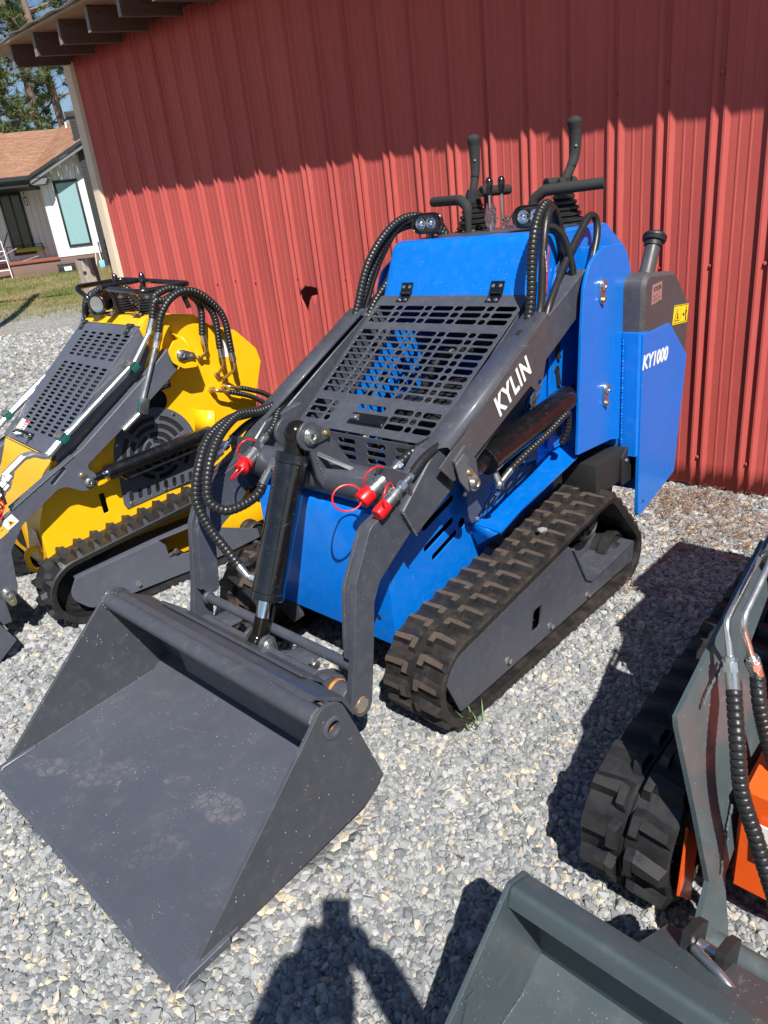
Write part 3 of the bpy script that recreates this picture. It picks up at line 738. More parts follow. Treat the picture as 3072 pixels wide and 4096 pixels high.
# chimney of painted brick, laid in courses
bl = B(); br = random.Random(1)
ch = []
for k in range(64):
    z0 = .55 + k * .076; 
    if z0 > 5.30: break
    n_ = 3; off = (k % 2) * .11
    xs_ = [1.22] + [1.22 + off + .11 + i * .22 for i in range(0, 6) if 1.22 + off + .11 + i * .22 < 2.05] + [2.10]
    for a, c in zip(xs_, xs_[1:]):
        if c - a > .02:
            b = B(); b.box(a + .004, c - .004, -.36 + br.uniform(-.004, .004), -.26, z0 + .004, z0 + .070, 0); b.out('brick', 'brickdark', house)
b = B(); b.box(1.235, 2.09, -.33, .35, .5, 5.35, 0); b.out('chimney_core', 'brickdark', house)
b = B(); b.box(1.12, 2.16, -.40, .4, 5.33, 5.50, .01); b.out('chimney_cap', 'brickdark', house)
b = B(); b.box(1.19, 1.26, -.41, -.36, 4.42, 4.62, .005); b.out('flashing', 'greymetal', house)
b = B(); b.cyl((.62, 4, 5.3), (.62, 4, 5.75), .03); b.cyl((.62, 4, 5.5), (.62, 4, 5.6), .06, .02); b.out('roof_vent', 'whitepaint', house)
b = B(); b.box(-6, 1.3, 3.2, 3.3, .4, 4.4, 0); b.out('rear_wall', 'boards', house); b = B(); b.box(1.45, 4.5, .3, 4, .4, 4.2, 0); b.out('side_wall', 'boards', house)

# clutter by the house
lad = empty('folding_ladder', HO + Vector((-2.05, -.75, .58)), .25, 'white folding step ladder standing on the lawn in front of the porch', 'ladder')
for sx in (-.27, .27):
    b = B(); b.tube(fillet([(sx, 0, 0), (sx * .75, .24, 1.02), (sx * .72, .25, 1.28), (0, .25, 1.30)], .08), .016, 8); b.out('front_rail', 'whitepaint', lad)
    b = B(); b.tube([(sx * 1.1, .62, 0), (sx * .75, .26, 1.0)], .014, 8); b.out('rear_rail', 'whitepaint', lad)
for z in (.3, .62, .92): b = B(); b.box(-.24, .24, z * .23, z * .23 + .12, z, z + .03); b.out('step', 'whitepaint', lad)
tb = empty('toolbox', HO + Vector((.1, -.55, .6)), .3, 'dark toolbox with a pale label lying on the lawn by the house foundation', 'toolbox')
b = B(); b.box(-.28, .28, -.14, .14, 0, .24, .01); b.box(-.29, .29, -.15, .15, .25, .29, .008); b.out('case', 'housedark', tb); b = B(); b.box(-.08, .16, -.146, -.142, .06, .19, 0); b.out('label_plate', 'whitepaint', tb)
MAT['cushion'] = plain('olive_green_cushion', (.09, .11, .035), .9, 0, .2, 20, .2); MAT['cushion2'] = plain('lime_cushion', (.30, .36, .05), .9, 0, .2, 20, .2)
st = empty('porch_settee', HO + Vector((-1.75, 1.05, 1.12)), HA, 'green cushioned metal settee on the porch below the dark door', 'settee')
for k in range(3):
    b = B(); b.box(-.62 + k * .42, -.22 + k * .42, .16, .30, .32, .80, .05); b.out('back_cushion', 'cushion', st)
b = B(); b.box(-.35, .6, -.35, .15, .28, .42, .05); b.out('seat_cushion', 'cushion2', st)
b = B()
for x in (-.6, .62):
    for y in (-.3, .2): b.cyl((x, y, 0), (x, y, .5), .014, n=8)
b.tube([(-.6, -.3, .5), (.62, -.3, .5)], .012, 8); b.out('frame', 'housedark', st)
MAT['plank'] = wood('loose_plank', (.35, .28, .22), (.45, .38, .30), (1, 6, 1))
for (x, y, z, a, l) in ((-2.0, .55, 1.42, .35, .75), (-1.25, .3, 1.16, .2, .6)):
    b = B(); b.box(-l / 2, l / 2, -.04, .04, 0, .022); o = b.out('plank', 'plank', label='short pale plank leaning across the clutter on the porch' if z > 1.3 else 'short pale plank lying flat at the porch edge', cat='plank'); o.location = Matrix.Rotation(HA, 3, 'Z') @ Vector((x, y, z)) + HO; o.rotation_euler = (0, -a, HA)
b = B(); b.tube([(-2.45, .9, 1.12), (-1.95, 1.25, 2.1)], .02, 8); o = b.out('broom_handle', 'housedark', label='black broom handle leaning beside the dark porch door', cat='broom'); o.location = HO; o.rotation_euler = (0, 0, HA)
MAT['palewood'] = plain('pale_handle', (.62, .55, .42), .6, 0, .1, 20); MAT['bluep'] = plain('light_blue_plastic', (.20, .50, .70), .5, 0, .1, 20)
for (x0, x1, m_, lb) in ((.98, 1.16, 'palewood', 'pale wooden rake handle leaning on the house chimney'), (1.20, 1.13, 'whitepaint', 'white long handled shovel leaning on the house chimney')):
    b = B(); b.tube([(x0, -.75, .62), (x1, -.42, 1.95)], .018, 8); o = b.out('tool_handle', m_, label=lb, cat='garden tool')
    if m_ != 'palewood':
        b = B(); b.box(1.10, 1.28, -.80, -.77, .55, .86, .01); b.out('blade', 'bluep', o)
    o.location = HO; o.rotation_euler = (0, 0, HA)

# ================================================================ PINES
MAT['bark'] = plain('pine_bark', (.19, .13, .10), .9, 0, .45, 7, .6)
def needle_mat():
    k = NT('pine_needles'); n = k.noise(.9, 5, .7, k.obj()); n2 = k.noise(6, 3, .6, k.obj())
    c = k.ramp(n, [(.32, (.030, .055, .018)), (.5, (.075, .11, .026)), (.68, (.16, .19, .045))]); c = k.mix(k.ramp(n2, [(.5, 0.0), (.8, .35)]), c, (.20, .19, .07))
    k.set(col=c, rough=.6); return k.m
MAT['needles'] = needle_mat()
def pine(x, y, H, seed, lean, label, z0=.6, crown0=.22, dens=1.0, rt_=.26, spread=1.0):
    rs = random.Random(seed); t = empty('pine_tree', (x, y, z0), 0, label, 'pine tree', 'pine trees behind the house')
    b = B(); top = Vector((lean[0] * H, lean[1] * H, H)); path = [Vector((top.x * s * s, top.y * s * s, H * s)) + Vector((.12 * sin(s * 9 + seed), .10 * cos(s * 7), 0)) * min(1, s * 5) for s in [i / 24 for i in range(25)]]
    b.tube(path, .3, 10, lambda i, L_: rt_ * (1 - .80 * i / 24) * (1 + .06 * sin(i * 2.3))); b.out('trunk', 'bark', t)
    nb = B(); tips = []
    nl = int(34 * dens)
    for k in range(nl):
        s = crown0 + (1 - crown0) * (k + rs.random()) / nl; p0 = path[min(24, int(s * 24))]; a = rs.random() * 2 * pi; Lb = (1.2 + 3.4 * (1 - s) ** .6) * rs.uniform(.6, 1.1) * spread
        pts = [p0]; d = Vector((cos(a), sin(a), rs.uniform(-.05, .45)))
        for j in range(5):
            pts.append(pts[-1] + d * Lb / 5); d = (d + Vector((rs.gauss(0, .22), rs.gauss(0, .22), rs.uniform(-.18, .2)))).normalized()
            if j >= 1:
                for _ in range(int(4 * dens) + 1):
                    q = pts[-1] + Vector((rs.gauss(0, .28), rs.gauss(0, .28), rs.gauss(.05, .18))); tips.append((q, (q - pts[-1]).normalized() + d * .6)); nb.tube([pts[-1], q], .012, 4, cap=False)
        nb.tube(pts, .05, 5, lambda i, L_: .055 * (1 - i / 6), cap=False)
    nb.out('limbs', 'bark', t)
    V = []; F = []
    for q, d in tips:
        for c_ in range(2):
            cc = q + Vector((rs.gauss(0, .10), rs.gauss(0, .10), rs.gauss(0, .08)))
            for _ in range(26):
                u = (Vector((rs.gauss(0, 1), rs.gauss(0, 1), rs.gauss(.35, .8))).normalized() + d * .35).normalized(); l = rs.uniform(.22, .42); w = u.orthogonal().normalized() * .015
                w = Matrix.Rotation(rs.random() * 6, 3, u) @ w; i = len(V); V += [cc - w, cc + w, cc + u * l]; F.append((i, i + 1, i + 2))
    me = bpy.data.meshes.new('needles'); me.from_pydata([tuple(v) for v in V], [], F); o = link('needles', me, 'needles', t, kind='stuff'); return t
pine(-13.9, 38.5, 19, 11, (.0, 0), 'tall pine with the pale straight trunk left of the darker leaning one', crown0=.10, rt_=.24, spread=.95, dens=.8)
pine(-12.2, 36.8, 20, 12, (-.03, 0), 'tall pine with the darker leaning trunk just left of the chimney', crown0=.10, rt_=.23, spread=.85, dens=1.0)
pine(-16.6, 41.0, 15, 13, (.01, 0), 'bushy pine at the far left edge of the view behind the porch roof', crown0=.12, dens=.75, spread=1.2, rt_=.2)
pine(-11.9, 46.0, 8.6, 14, (0, 0), 'low young pine whose top shows beside the chimney', crown0=.2, dens=1.3, spread=.7, rt_=.14)
pine(-14.9, 34.6, 9.5, 15, (0, 0), 'shorter pine with low olive boughs hanging over the brown roof', crown0=.36, dens=1.0, spread=.9, rt_=.15)
# utility pole left of the frame: its shadow crosses the lawn
MAT['pole'] = wood('tarred_pole', (.10, .07, .05), (.16, .12, .09), (6, 6, 1))
b = B(); b.cyl((0, 0, 0), (0, 0, 10.5), .15, .11, 14); b.box(-1.1, 1.1, -.06, .06, 9.6, 9.72); o = b.out('utility_pole', 'pole', label='tall wooden utility pole standing in the yard off to the left', cat='utility pole'); o.location = (-7.5, 13.6, 0)
# lawn tufts
b = B(); rs = random.Random(21); V = []; F = []
for _ in range(15000):
    y = rs.uniform(17.5, 30); x = rs.uniform(-.62 * y + 1, -.26 * y - .6)
    if y < 20.5 and rs.random() > (y - 17) / 4: continue
    z = hgt(x, y)
    for _k in range(3):
        a = rs.random() * 6.28; h = rs.uniform(.03, .085); w = .008; i = len(V); V += [(x - w * sin(a), y + w * cos(a), z - .01), (x + w * sin(a), y - w * cos(a), z - .01), (x + rs.gauss(0, .03), y + rs.gauss(0, .03), z + h)]; F.append((i, i + 1, i + 2))
b.bm.free(); me = bpy.data.meshes.new('lawn_grass'); me.from_pydata(V, [], F)
k = NT('lawn_blades'); n = k.noise(.8, 8, .7, k.obj()); k.set(col=k.ramp(n, [(.42, (.27, .21, .10)), (.54, (.18, .18, .06)), (.66, (.09, .14, .03))]), rough=.7); MAT['lawn'] = k.m
link('lawn_grass', me, 'lawn', kind='stuff', label='short patchy green and straw coloured grass in front of the house')
# ================================================================ TRACKS
def track_path(circles):
    """outer contour round a list of circles (y, z, r) given anticlockwise in (y,z) -> closed dense polyline with normals"""
    n = len(circles); segs = []
    def tang(a, b):
        (x0, y0, r0), (x1, y1, r1) = a, b; d = math.hypot(x1 - x0, y1 - y0); base = atan2(y1 - y0, x1 - x0)
        off = math.acos(max(-1, min(1, (r0 - r1) / d))); ang = base - off
        return ang
    A = [tang(circles[i], circles[(i + 1) % n]) for i in range(n)]
    pts = []
    for i in range(n):
        x, y, r = circles[i]; a0 = A[i - 1]; a1 = A[i]
        while a1 < a0: a1 += 2 * pi
        m = max(2, int((a1 - a0) * r / .012) + 1)
        for k in range(m + 1):
            a = a0 + (a1 - a0) * k / m; pts.append((x + r * cos(a), y + r * sin(a)))
    out = [pts[0]]
    for p in pts[1:] + [pts[0]]:
        a = out[-1]; L = math.hypot(p[0] - a[0], p[1] - a[1])
        if L < 1e-6: continue
        m = max(1, int(L / .02)); out += [(a[0] + (p[0] - a[0]) * k / m, a[1] + (p[1] - a[1]) * k / m) for k in range(1, m + 1)]
    return out[:-1]

def make_belt(name, circles, x0, x1, parent, pitch, mat, lugmat, style='block', th=.022, outside=1, lug_h=.024):
    P = track_path(circles); n = len(P); bm = bmesh.new()
    nor = []
    for i in range(n):
        a, b_ = P[i - 1], P[(i + 1) % n]; t = (b_[0] - a[0], b_[1] - a[1]); L = math.hypot(*t) or 1; nor.append((t[1] / L, -t[0] / L))
    # cross-section: (x, offset outward)
    xm = (x0 + x1) / 2; sec = [(x0, 0), (x0 + .004, .006), (xm - .0025, .006), (xm, .001), (xm + .0025, .006), (x1 - .004, .006), (x1, 0), (x1 - .006, -th), (x0 + .006, -th)]
    rings = [[bm.verts.new((sx, P[i][0] + nor[i][0] * so, P[i][1] + nor[i][1] * so)) for sx, so in sec] for i in range(n)]
    for i in range(n):
        a, b_ = rings[i], rings[(i + 1) % n]
        for k in range(len(sec)): bm.faces.new((a[k], a[(k + 1) % len(sec)], b_[(k + 1) % len(sec)], b_[k]))
    # arc-length lookup
    cum = [0]
    for i in range(n): q = P[(i + 1) % n]; cum.append(cum[-1] + math.hypot(q[0] - P[i][0], q[1] - P[i][1]))
    tot = cum[-1]; cnt = round(tot / pitch); pt = tot / cnt
    import bisect
    def at(s, x, h):
        s %= tot; i = min(bisect.bisect_right(cum, s) - 1, n - 1); f = (s - cum[i]) / max(1e-9, cum[i + 1] - cum[i]); j = (i + 1) % n
        y = P[i][0] + (P[j][0] - P[i][0]) * f; z = P[i][1] + (P[j][1] - P[i][1]) * f
        ny = nor[i][0] + (nor[j][0] - nor[i][0]) * f; nz = nor[i][1] + (nor[j][1] - nor[i][1]) * f
        return Vector((x, y + ny * h, z + nz * h))
    def lug(s, outline, top, h, base=.004, mi=1):
        A = [bm.verts.new(at(s + u, x, base)) for u, x in outline]; T = [bm.verts.new(at(s + u, x, h)) for u, x in top]
        m = len(A)
        for k in range(m): bm.faces.new((A[k], A[(k + 1) % m], T[(k + 1) % m], T[k]))
        f = bm.faces.new(T); f.material_index = mi
    W = (x1 - x0) / 2
    for c in range(cnt):
        for side in (-1, 1):
            s = c * pt + (0 if side < 0 else pt * .5)
            X = lambda f: xm + side * f * W      # f: 0 centre .. 1 edge
            if style == 'block':
                p = pt
                lug(s, [(-.44 * p, X(.30)), (-.30 * p, X(.99)), (.22 * p, X(.99)), (.16 * p, X(.30))], [(-.24 * p, X(.33)), (-.14 * p, X(.91)), (.05 * p, X(.91)), (.01 * p, X(.33))], lug_h)
                lug(s, [(-.40 * p, X(.08)), (-.44 * p, X(.30)), (.16 * p, X(.30)), (.42 * p, X(.28)), (.42 * p, X(.08))][:2] + [(.40 * p, X(.30)), (.40 * p, X(.08))], [(-.20 * p, X(.13)), (-.24 * p, X(.33)), (.22 * p, X(.30)), (.22 * p, X(.13))], lug_h * .97)
            else:
                p = pt
                bot = [(-.30 * p, X(.12)), (-.34 * p, X(.50)), (-.06 * p, X(.60)), (-.06 * p, X(.97)), (.26 * p, X(.97)), (.30 * p, X(.12))]
                top = [(-.16 * p, X(.22)), (-.18 * p, X(.46)), (.02 * p, X(.56)), (.02 * p, X(.80)), (.14 * p, X(.80)), (.14 * p, X(.22))]
                lug(s, bot, top, lug_h)
            # edge nicks
        for k in range(2):
            s = c * pt + k * pt * .5
            for sx in (x0, x1):
                e = .0016 if sx == x1 else -.0016
                q = [at(s, sx + e, -.002), at(s + .003, sx + e, -.002), at(s + .003, sx + e * .2, -.016), at(s, sx + e * .2, -.016)]
                bm.faces.new([bm.verts.new(v) for v in q])
    bmesh.ops.recalc_face_normals(bm, faces=bm.faces); me = bpy.data.meshes.new(name); bm.to_mesh(me); bm.free()
    me.materials.append(MAT[mat]); me.materials.append(MAT[lugmat]); finish(me, 28)
    o = link(name, me, [], parent); return o

def wheel(name, x0, x1, y, z, r, parent, mat='dark', hub=.3, holes=0, teeth=0):
    b = B(); w = x1 - x0
    b.lathe((x0, y, z), (x1, y, z), [(0, r * hub), (.0, r * .86), (.006, r), (w * .3, r), (w * .36, r * .84), (w * .64, r * .84), (w * .7, r), (w - .006, r), (w, r * .86), (w - .012, r * .80), (w - .012, r * hub), (w + .012, r * hub * .9), (w + .012, r * .1)], 32)
    if teeth:
        for k in range(teeth):
            a = 2 * pi * k / teeth; M_ = Matrix.Translation((0, y, z)) @ Matrix.Rotation(a, 4, 'X')
            b.box(x0 + w * .2, x1 - w * .2, r * .95, r * 1.14, -r * .07, r * .07, .003, M_)
    o = b.out(name, mat, parent)
    if holes:
        for k in range(holes):
            a = 2 * pi * k / holes + .3; b = B(); b.cyl((x1 - .010, y + r * .56 * cos(a), z + r * .56 * sin(a)), (x1 - .006, y + r * .56 * cos(a), z + r * .56 * sin(a)), r * .16, n=16); b.out('wheel_hole', 'blackmatt', o)
    return o

def mesh_patch(name, fn, parent, mat, **k): pass
# ================================================================ BLUE LOADER
MO = Vector((-0.99813001, 1.53053726, 0)); MA = radians(-45.5)
BL = empty('blue_loader', MO, MA, 'blue compact track loader with a wide dark grey bucket, in the middle before the shed', 'compact track loader', 'compact track loaders parked on the gravel')
P_ = BL
def yz(x): return dict(origin=(x, 0, 0), U=(0, 1, 0), V=(0, 0, 1))
# ---------------- bucket
side = fillet([(.035, .0), (.10, .0), (.631, .046), (.714, .095), (.628, .350), (.560, .437), (.512, .418)], [0, 0, .01, .012, .10, .045, .03], 6, True)
side = fillet([(.030, .002), (.631, .046), (.714, .095), (.640, .318), (.600, .430), (.535, .452), (.495, .412)], [.004, .006, .010, .10, .05, .05, .06], 7, True)
bk = B(); bk.box(-.56, .56, .0, .001, 0, .001, 0); bk.bm.free()
floor = [(.012, .004), (.62, .050), (.700, .098), (.640, .300), (.590, .400), (.584, .396), (.633, .300), (.690, .102), (.616, .060), (.012, .014)]
b = B(); b.prism(floor, -.560, .560, 'x', 0); bucket = b.out('bucket', 'bucket', P_)
for sx in (-1, 1):
    plate('side_plate', side, [circle(.560, .370, .0215, 24)] , (sx * .572 - (.012 if sx > 0 else 0), 0, 0), (0, 1, 0), (0, 0, 1), .012, 'bucketside', bucket)
    b = B(); b.prism([(.0, .0), (.145, .010), (.145, .032), (.03, .024)], sx * .572 - (.03 if sx > 0 else -.012), sx * .572 + (.012 if sx > 0 else .03) - (0 if sx > 0 else .0), 'x', .002)
    b.out('wear_block', 'bucket', bucket)
b = B(); b.prism([(-.012, .002), (.175, .0165), (.175, .0285), (.0, .0135)], -.574, .574, 'x', .0015); b.out('cutting_edge', 'bucket', bucket)
b = B(); b.cyl((-.560, .532, .408), (.560, .532, .408), .0285, n=32); b.out('cross_tube', 'grey', bucket)
b = B(); b.lathe((.559, .560, .370), (.6, .560, .370), [(0, .034), (.016, .033), (.019, .028), (.019, .0225), (-.10, .0215), (-.10, .001)], 28, False); b.out('tube_collar', 'bucket', bucket)
b = B(); b.lathe((.50, .560, .370), (.6, .560, .370), [(.0, .001), (.0, .0208), (.055, .0212)], 24, False); b.out('tube_bore', 'rust', bucket)
MAT['weld'] = plain('weld_bead', (.13, .135, .145), .4, .3, .5, 200, .6)
def weld(pts, parent, r=.0045, mat='weld'):
    p = spline(pts, .004) if len(pts) > 2 else [Vector(pts[0]).lerp(Vector(pts[1]), i / max(1, int((Vector(pts[1]) - Vector(pts[0])).length / .004))) for i in range(int((Vector(pts[1]) - Vector(pts[0])).length / .004) + 1)]
    b = B(); b.tube(p, r, 6, lambda i, L_: r * (.75 + .25 * sin(i * 1.9) + .15 * sin(i * .7))); b.out('weld_seam', mat, parent)
for sx in (-1, 1):
    weld([(sx * .558, .05, .018), (sx * .558, .61, .058)], bucket, .003)
    weld([(sx * .557 + 0, .532 + .029 * cos(a), .408 + .029 * sin(a)) for a in [i * pi / 8 for i in range(17)]], bucket, .0055)
weld([(-.55, .176, .026), (.55, .176, .026)], bucket, .0028)
# folded back stiffener between tube and coupler
b = B(); b.prism([(.545, .434), (.572, .430), (.668, .368), (.700, .296), (.690, .292), (.657, .360), (.570, .420), (.545, .424)], -.535, .505, 'x', .001); b.out('back_fold', 'grey', bucket, 12)
b = B(); b.prism([(.640, .392), (.716, .322), (.722, .330), (.645, .402)], -.40, .36, 'x', .001); b.out('hook_rail', 'grey', bucket, 12)
b = B(); b.prism([(.66, .10), (.735, .12), (.735, .17), (.64, .28)], -.38, .38, 'x', .002); b.out('mount_plate', 'bucket', bucket)
# ---------------- quick-attach frame
b = B(); b.prism([(.728, .10), (.752, .10), (.748, .325), (.724, .325)], -.30, .30, 'x', .002); qa = b.out('coupler_frame', 'grey', P_)
for sx in (-1, 1):
    hexp = fillet([(.715, .095), (.79, .165), (.845, .200), (.835, .275), (.775, .305), (.715, .325)], [0, .02, .03, .03, .02, 0], 5, True)
    for x in (.10, .285): b = B(); b.prism(hexp, sx * x - .006, sx * x + .006, 'x', .001); b.out('ear_plate', 'grey', qa)
    b = B(); b.prism(fillet([(.735, .13), (.83, .19), (.835, .265), (.775, .298), (.735, .30)], .02, 4, True), sx * .292, sx * .318, 'x', .002); b.out('pivot_block', 'grey', qa)
    b = B(); b.cyl((sx * .31, .79, .233), (sx * .384, .79, .233), .038, n=28, bev=.003); b.out('pivot_boss', 'grey', qa)
    b = B(); b.cyl((sx * .315, .79, .233), (sx * .328, .79, .233), .0405, n=28, bev=.003); b.out('bronze_ring', 'rust', qa)
    b = B(); b.tube(fillet([(sx * .12, .80, .305), (sx * .20, .83, .315), (sx * .235, .87, .29)], .03), .011, 10); b.out('latch_lever', 'zinc', qa)
    b = B(); b.cyl((sx * .16, .775, .31), (sx * .26, .775, .31), .016, n=18, bev=.002); b.out('latch_pin', 'zinc', qa)
    b = B(); b.box(sx * .20 - .05, sx * .20 + .05, .745, .80, .322, .330, .002); b.out('latch_pad', 'grey', qa)
# tilt cylinder lugs on the coupler
lugb = []
for k in range(13): a = -.15 + pi * k / 12 * 1.05; lugb.append((.752 + .034 * cos(a), .318 + .034 * sin(a)))
for x in (-.048, .036):
    b = B(); b.prism(lugb + [(.715, .25), (.72, .20), (.79, .20), (.79, .26)][::1], x, x + .012, 'x', .001); b.out('lower_lug', 'grey', qa)
pin_tab('lower_pin', (.049, .752, .320), 1, radians(-75), P_, .024, .058)
# ---------------- arms
arm_o = fillet([(.744, .245), (.785, .40), (.830, .626), (.913, .768), (1.0, .792), (1.10, .835), (1.30, .86), (1.28, .75), (1.10, .700), (1.022, .652), (.925, .590), (.892, .535), (.868, .40), (.832, .222), (.815, .190), (.770, .190)], [.02, .03, .06, .05, 0, 0, 0, 0, .03, .05, .05, .06, .05, .04, .03, .045], 6, True)
arm_i = fillet([(.800, .30), (.800, .44), (.818, .50), (.836, .618), (.925, .770), (1.05, .83), (1.10, .70), (1.0, .62), (.93, .585), (.89, .53), (.868, .30)], [.01, .1, .05, .06, .05, 0, 0, 0, .05, .05, 0], 6, True)
for sx in (-1, 1):
    b = B(); b.prism(arm_o, sx * .409, sx * .433, 'x', .0015); la = b.out('lower_arm', 'grey', P_)
    b = B(); b.prism(fillet([(.795, .385), (.800, .44), (.826, .60), (.918, .752), (1.05, .79), (1.10, .70), (1.0, .62), (.93, .585), (.89, .53), (.866, .36), (.845, .345), (.81, .36)], [.02, .08, .07, .05, 0, 0, 0, .05, .06, .02, .02, .02], 6, True), sx * .372, sx * .384, 'x', .0015); b.out('inner_stiffener', 'grey', la)
    # boxed front face between the two plates
    b = B(); b.prism([(.840, .60), (.918, .752), (1.0, .780), (1.06, .80), (1.06, .79), (1.0, .770), (.928, .742), (.850, .60)], sx * .378, sx * .41, 'x', 0); b.out('front_web', 'grey', la)
    b = B(); b.prism([(.79, .38), (.802, .38), (.846, .60), (.834, .60)], sx * .378, sx * .41, 'x', 0); b.out('front_web', 'grey', la)
    b = B(); b.cyl((sx * .425, .788, .232), (sx * .4345, .788, .232), .0225, n=28, bev=.001); b.out('pivot_pin', 'zinc', la)
    b = B(); b.lathe((sx * .4325, .788, .232), (sx * .44, .788, .232), [(0, .027), (.0012, .026), (.0012, .0225)], 28, False); b.out('rust_ring', 'rust', la)
    weld([(sx * .408, .80, .40), (sx * .408, .845, .60), (sx * .408, .90, .72)], la, .004)
    # box section to which the cover runs
    box_s = fillet([(1.035, .768), (1.085, .672), (1.29, .765), (1.42, .82), (1.38, .93), (1.20, .905)], [.01, .012, 0, 0, 0, .02], 4, True)
    b = B(); b.prism(box_s, sx * .366, sx * .446, 'x', .004); b.out('box_section', 'grey', la)
    weld([(sx * .447, 1.04, .765), (sx * .447, 1.085, .676)], la)
    # long arm behind the tower
    rear = [(1.25, .78), (1.35, .80), (1.79, 1.035), (2.03, 1.155), (2.115, 1.24), (2.125, 1.30), (2.085, 1.312), (1.80, 1.178), (1.30, .905)]
    b = B(); b.prism(fillet(rear, [0, 0, 0, .05, .05, .04, .03, 0, 0], 5, True), sx * .396, sx * .462, 'x', .003); ra = b.out('rear_arm', 'grey', P_)
    # sheet cover over the hoses
    th = .005
    outl = fillet([(1.180, .862), (1.243, .797), (1.335, .836), (1.684, .988), (1.725, .955), (1.752, .965), (1.786, 1.060), (1.800, 1.198), (1.789, 1.204)], [0, .012, .01, .004, .02, .02, .01, .005, .003], 5, True)
    hp = [circle(1.742, .985, .011, 16)]
    cov = plate('arm_cover', outl, hp, (sx * .478 - (th if sx > 0 else 0), 0, 0), (0, 1, 0), (0, 0, 1), th, 'greycover', P_)
    topc = []; R0 = .022
    U = Vector((0, .62, .335)).normalized(); 
    # folded top: section across x, extruded along the arm
    sec = [(.384, -.008)] + [(.384 + .004, 0)] + [(.478 - R0 + R0 * sin(a), -R0 + R0 * cos(a)) for a in [i * pi / 2 / 6 for i in range(7)]]
    bm = bmesh.new(); A0 = Vector((0, 1.182, .892)); A1 = Vector((0, 1.80, 1.212)); d = (A1 - A0).normalized(); up_ = Vector((0, -d.z, d.y))
    ra_ = [bm.verts.new(A0 + Vector((sx * x, 0, 0)) + up_ * h + d * (.055 * (x - .384) / .09 if x < .47 else .055)) for x, h in sec]
    rb_ = [bm.verts.new(A1 + Vector((sx * x, 0, 0)) + up_ * h) for x, h in sec]
    for i in range(len(sec) - 1): bm.faces.new((ra_[i], ra_[i + 1], rb_[i + 1], rb_[i]))
    o = link('cover_top', bm_mesh('cover_top', bm, 40), 'grey', cov); s = o.modifiers.new('t', 'SOLIDIFY'); s.thickness = .004; s.offset = -1 if sx > 0 else 1
    # lift cylinder bracket
    br = fillet([(1.235, .868), (1.300, .905), (1.345, .84), (1.352, .775), (1.325, .742), (1.292, .750)], [.01, .012, .02, .03, .03, .03], 6, True)
    for x in (.479, ): b = B(); b.prism(br, sx * x, sx * (x + .012), 'x', .0015); bo = b.out('cylinder_bracket', 'grey', P_)
    b = B(); b.prism(fillet([(1.29, .885), (1.235, .86), (1.25, .80), (1.29, .75)], [.01, .01, 0, 0], 4, True), sx * .491, sx * .497, 'x', .001); b.out('edge_weld', 'weld', bo)
    if sx > 0: pin_tab('lift_pin', (.491, 1.322, .768), 1, radians(118), P_, .024, .050)
    # lift cylinder
    c0 = Vector((sx * .453, 1.345, .782)); c1 = Vector((sx * .445, 2.04, .878)); dd = (c1 - c0).normalized()
    b = B(); b.cyl(c0 + dd * .11, c0 + dd * .64, .047, n=32, bev=.004); lc = b.out('lift_cylinder', 'blackpaint', P_)
    b = B(); b.cyl(c0 + dd * .095, c0 + dd * .135, .0505, n=32, bev=.003); b.out('gland', 'blackpaint', lc); b = B(); b.cyl(c0 + dd * .64, c1, .03, n=20); b.out('rear_eye', 'blackpaint', lc)
    b = B(); b.cyl(c0 - dd * .01, c0 + dd * .10, .026, n=24, bev=.002); b.sphere(c0, .034, (.8, 1, 1)); b.out('rod', 'blackpaint', lc)
    b = B(); b.cyl(c0 + dd * .12 + Vector((sx * .02, 0, -.045)), c0 + dd * .12 + Vector((sx * .035, 0, -.078)), .012, n=12); b.sphere(c0 + dd * .12 + Vector((sx * .036, 0, -.085)), .017); b.out('port_fitting', 'zinc', lc)
    q = c0 + dd * .12 + Vector((sx * .036, 0, -.085))
    b = B(); b.cyl(q, q + Vector((sx * .005, .06, .030)), .009, .013, 14); b.out('hose_ferrule', 'zinc', lc)
    hose('cylinder_hose', [q + Vector((sx * .005, .06, .030)), q + Vector((sx * .012, .15, .062)), q + Vector((sx * .012, .28, .090)), q + Vector((sx * .01, .41, .125)), q + Vector((0, .445, .11)), q + Vector((-sx * .01, .455, .05)), q + Vector((-sx * .03, .45, .0))], .0125, lc)
    # screws on the cover
    for (y, z) in ((1.30, .955), (1.70, 1.165)):
        n_ = Vector((0, -d.z, d.y)); p = Vector((sx * .43, y, A0.z + (y - A0.y) * d.z / d.y)) + n_ * .001
        b = B(); b.lathe(p, p + n_, [(0, .0135 if y > 1.5 else .007), (.002, .012 if y > 1.5 else .006)], 16); oo = b.out('cover_screw', 'blackmatt' if y > 1.5 else 'zinc', cov)
text('arm_lettering', 'KYLIN', .094, (.4800, 1.494, .934), (0, .200, .1065), (0, -.018, .05), 'white', P_, .0008, .0034, .06, .76, sp=1.16)
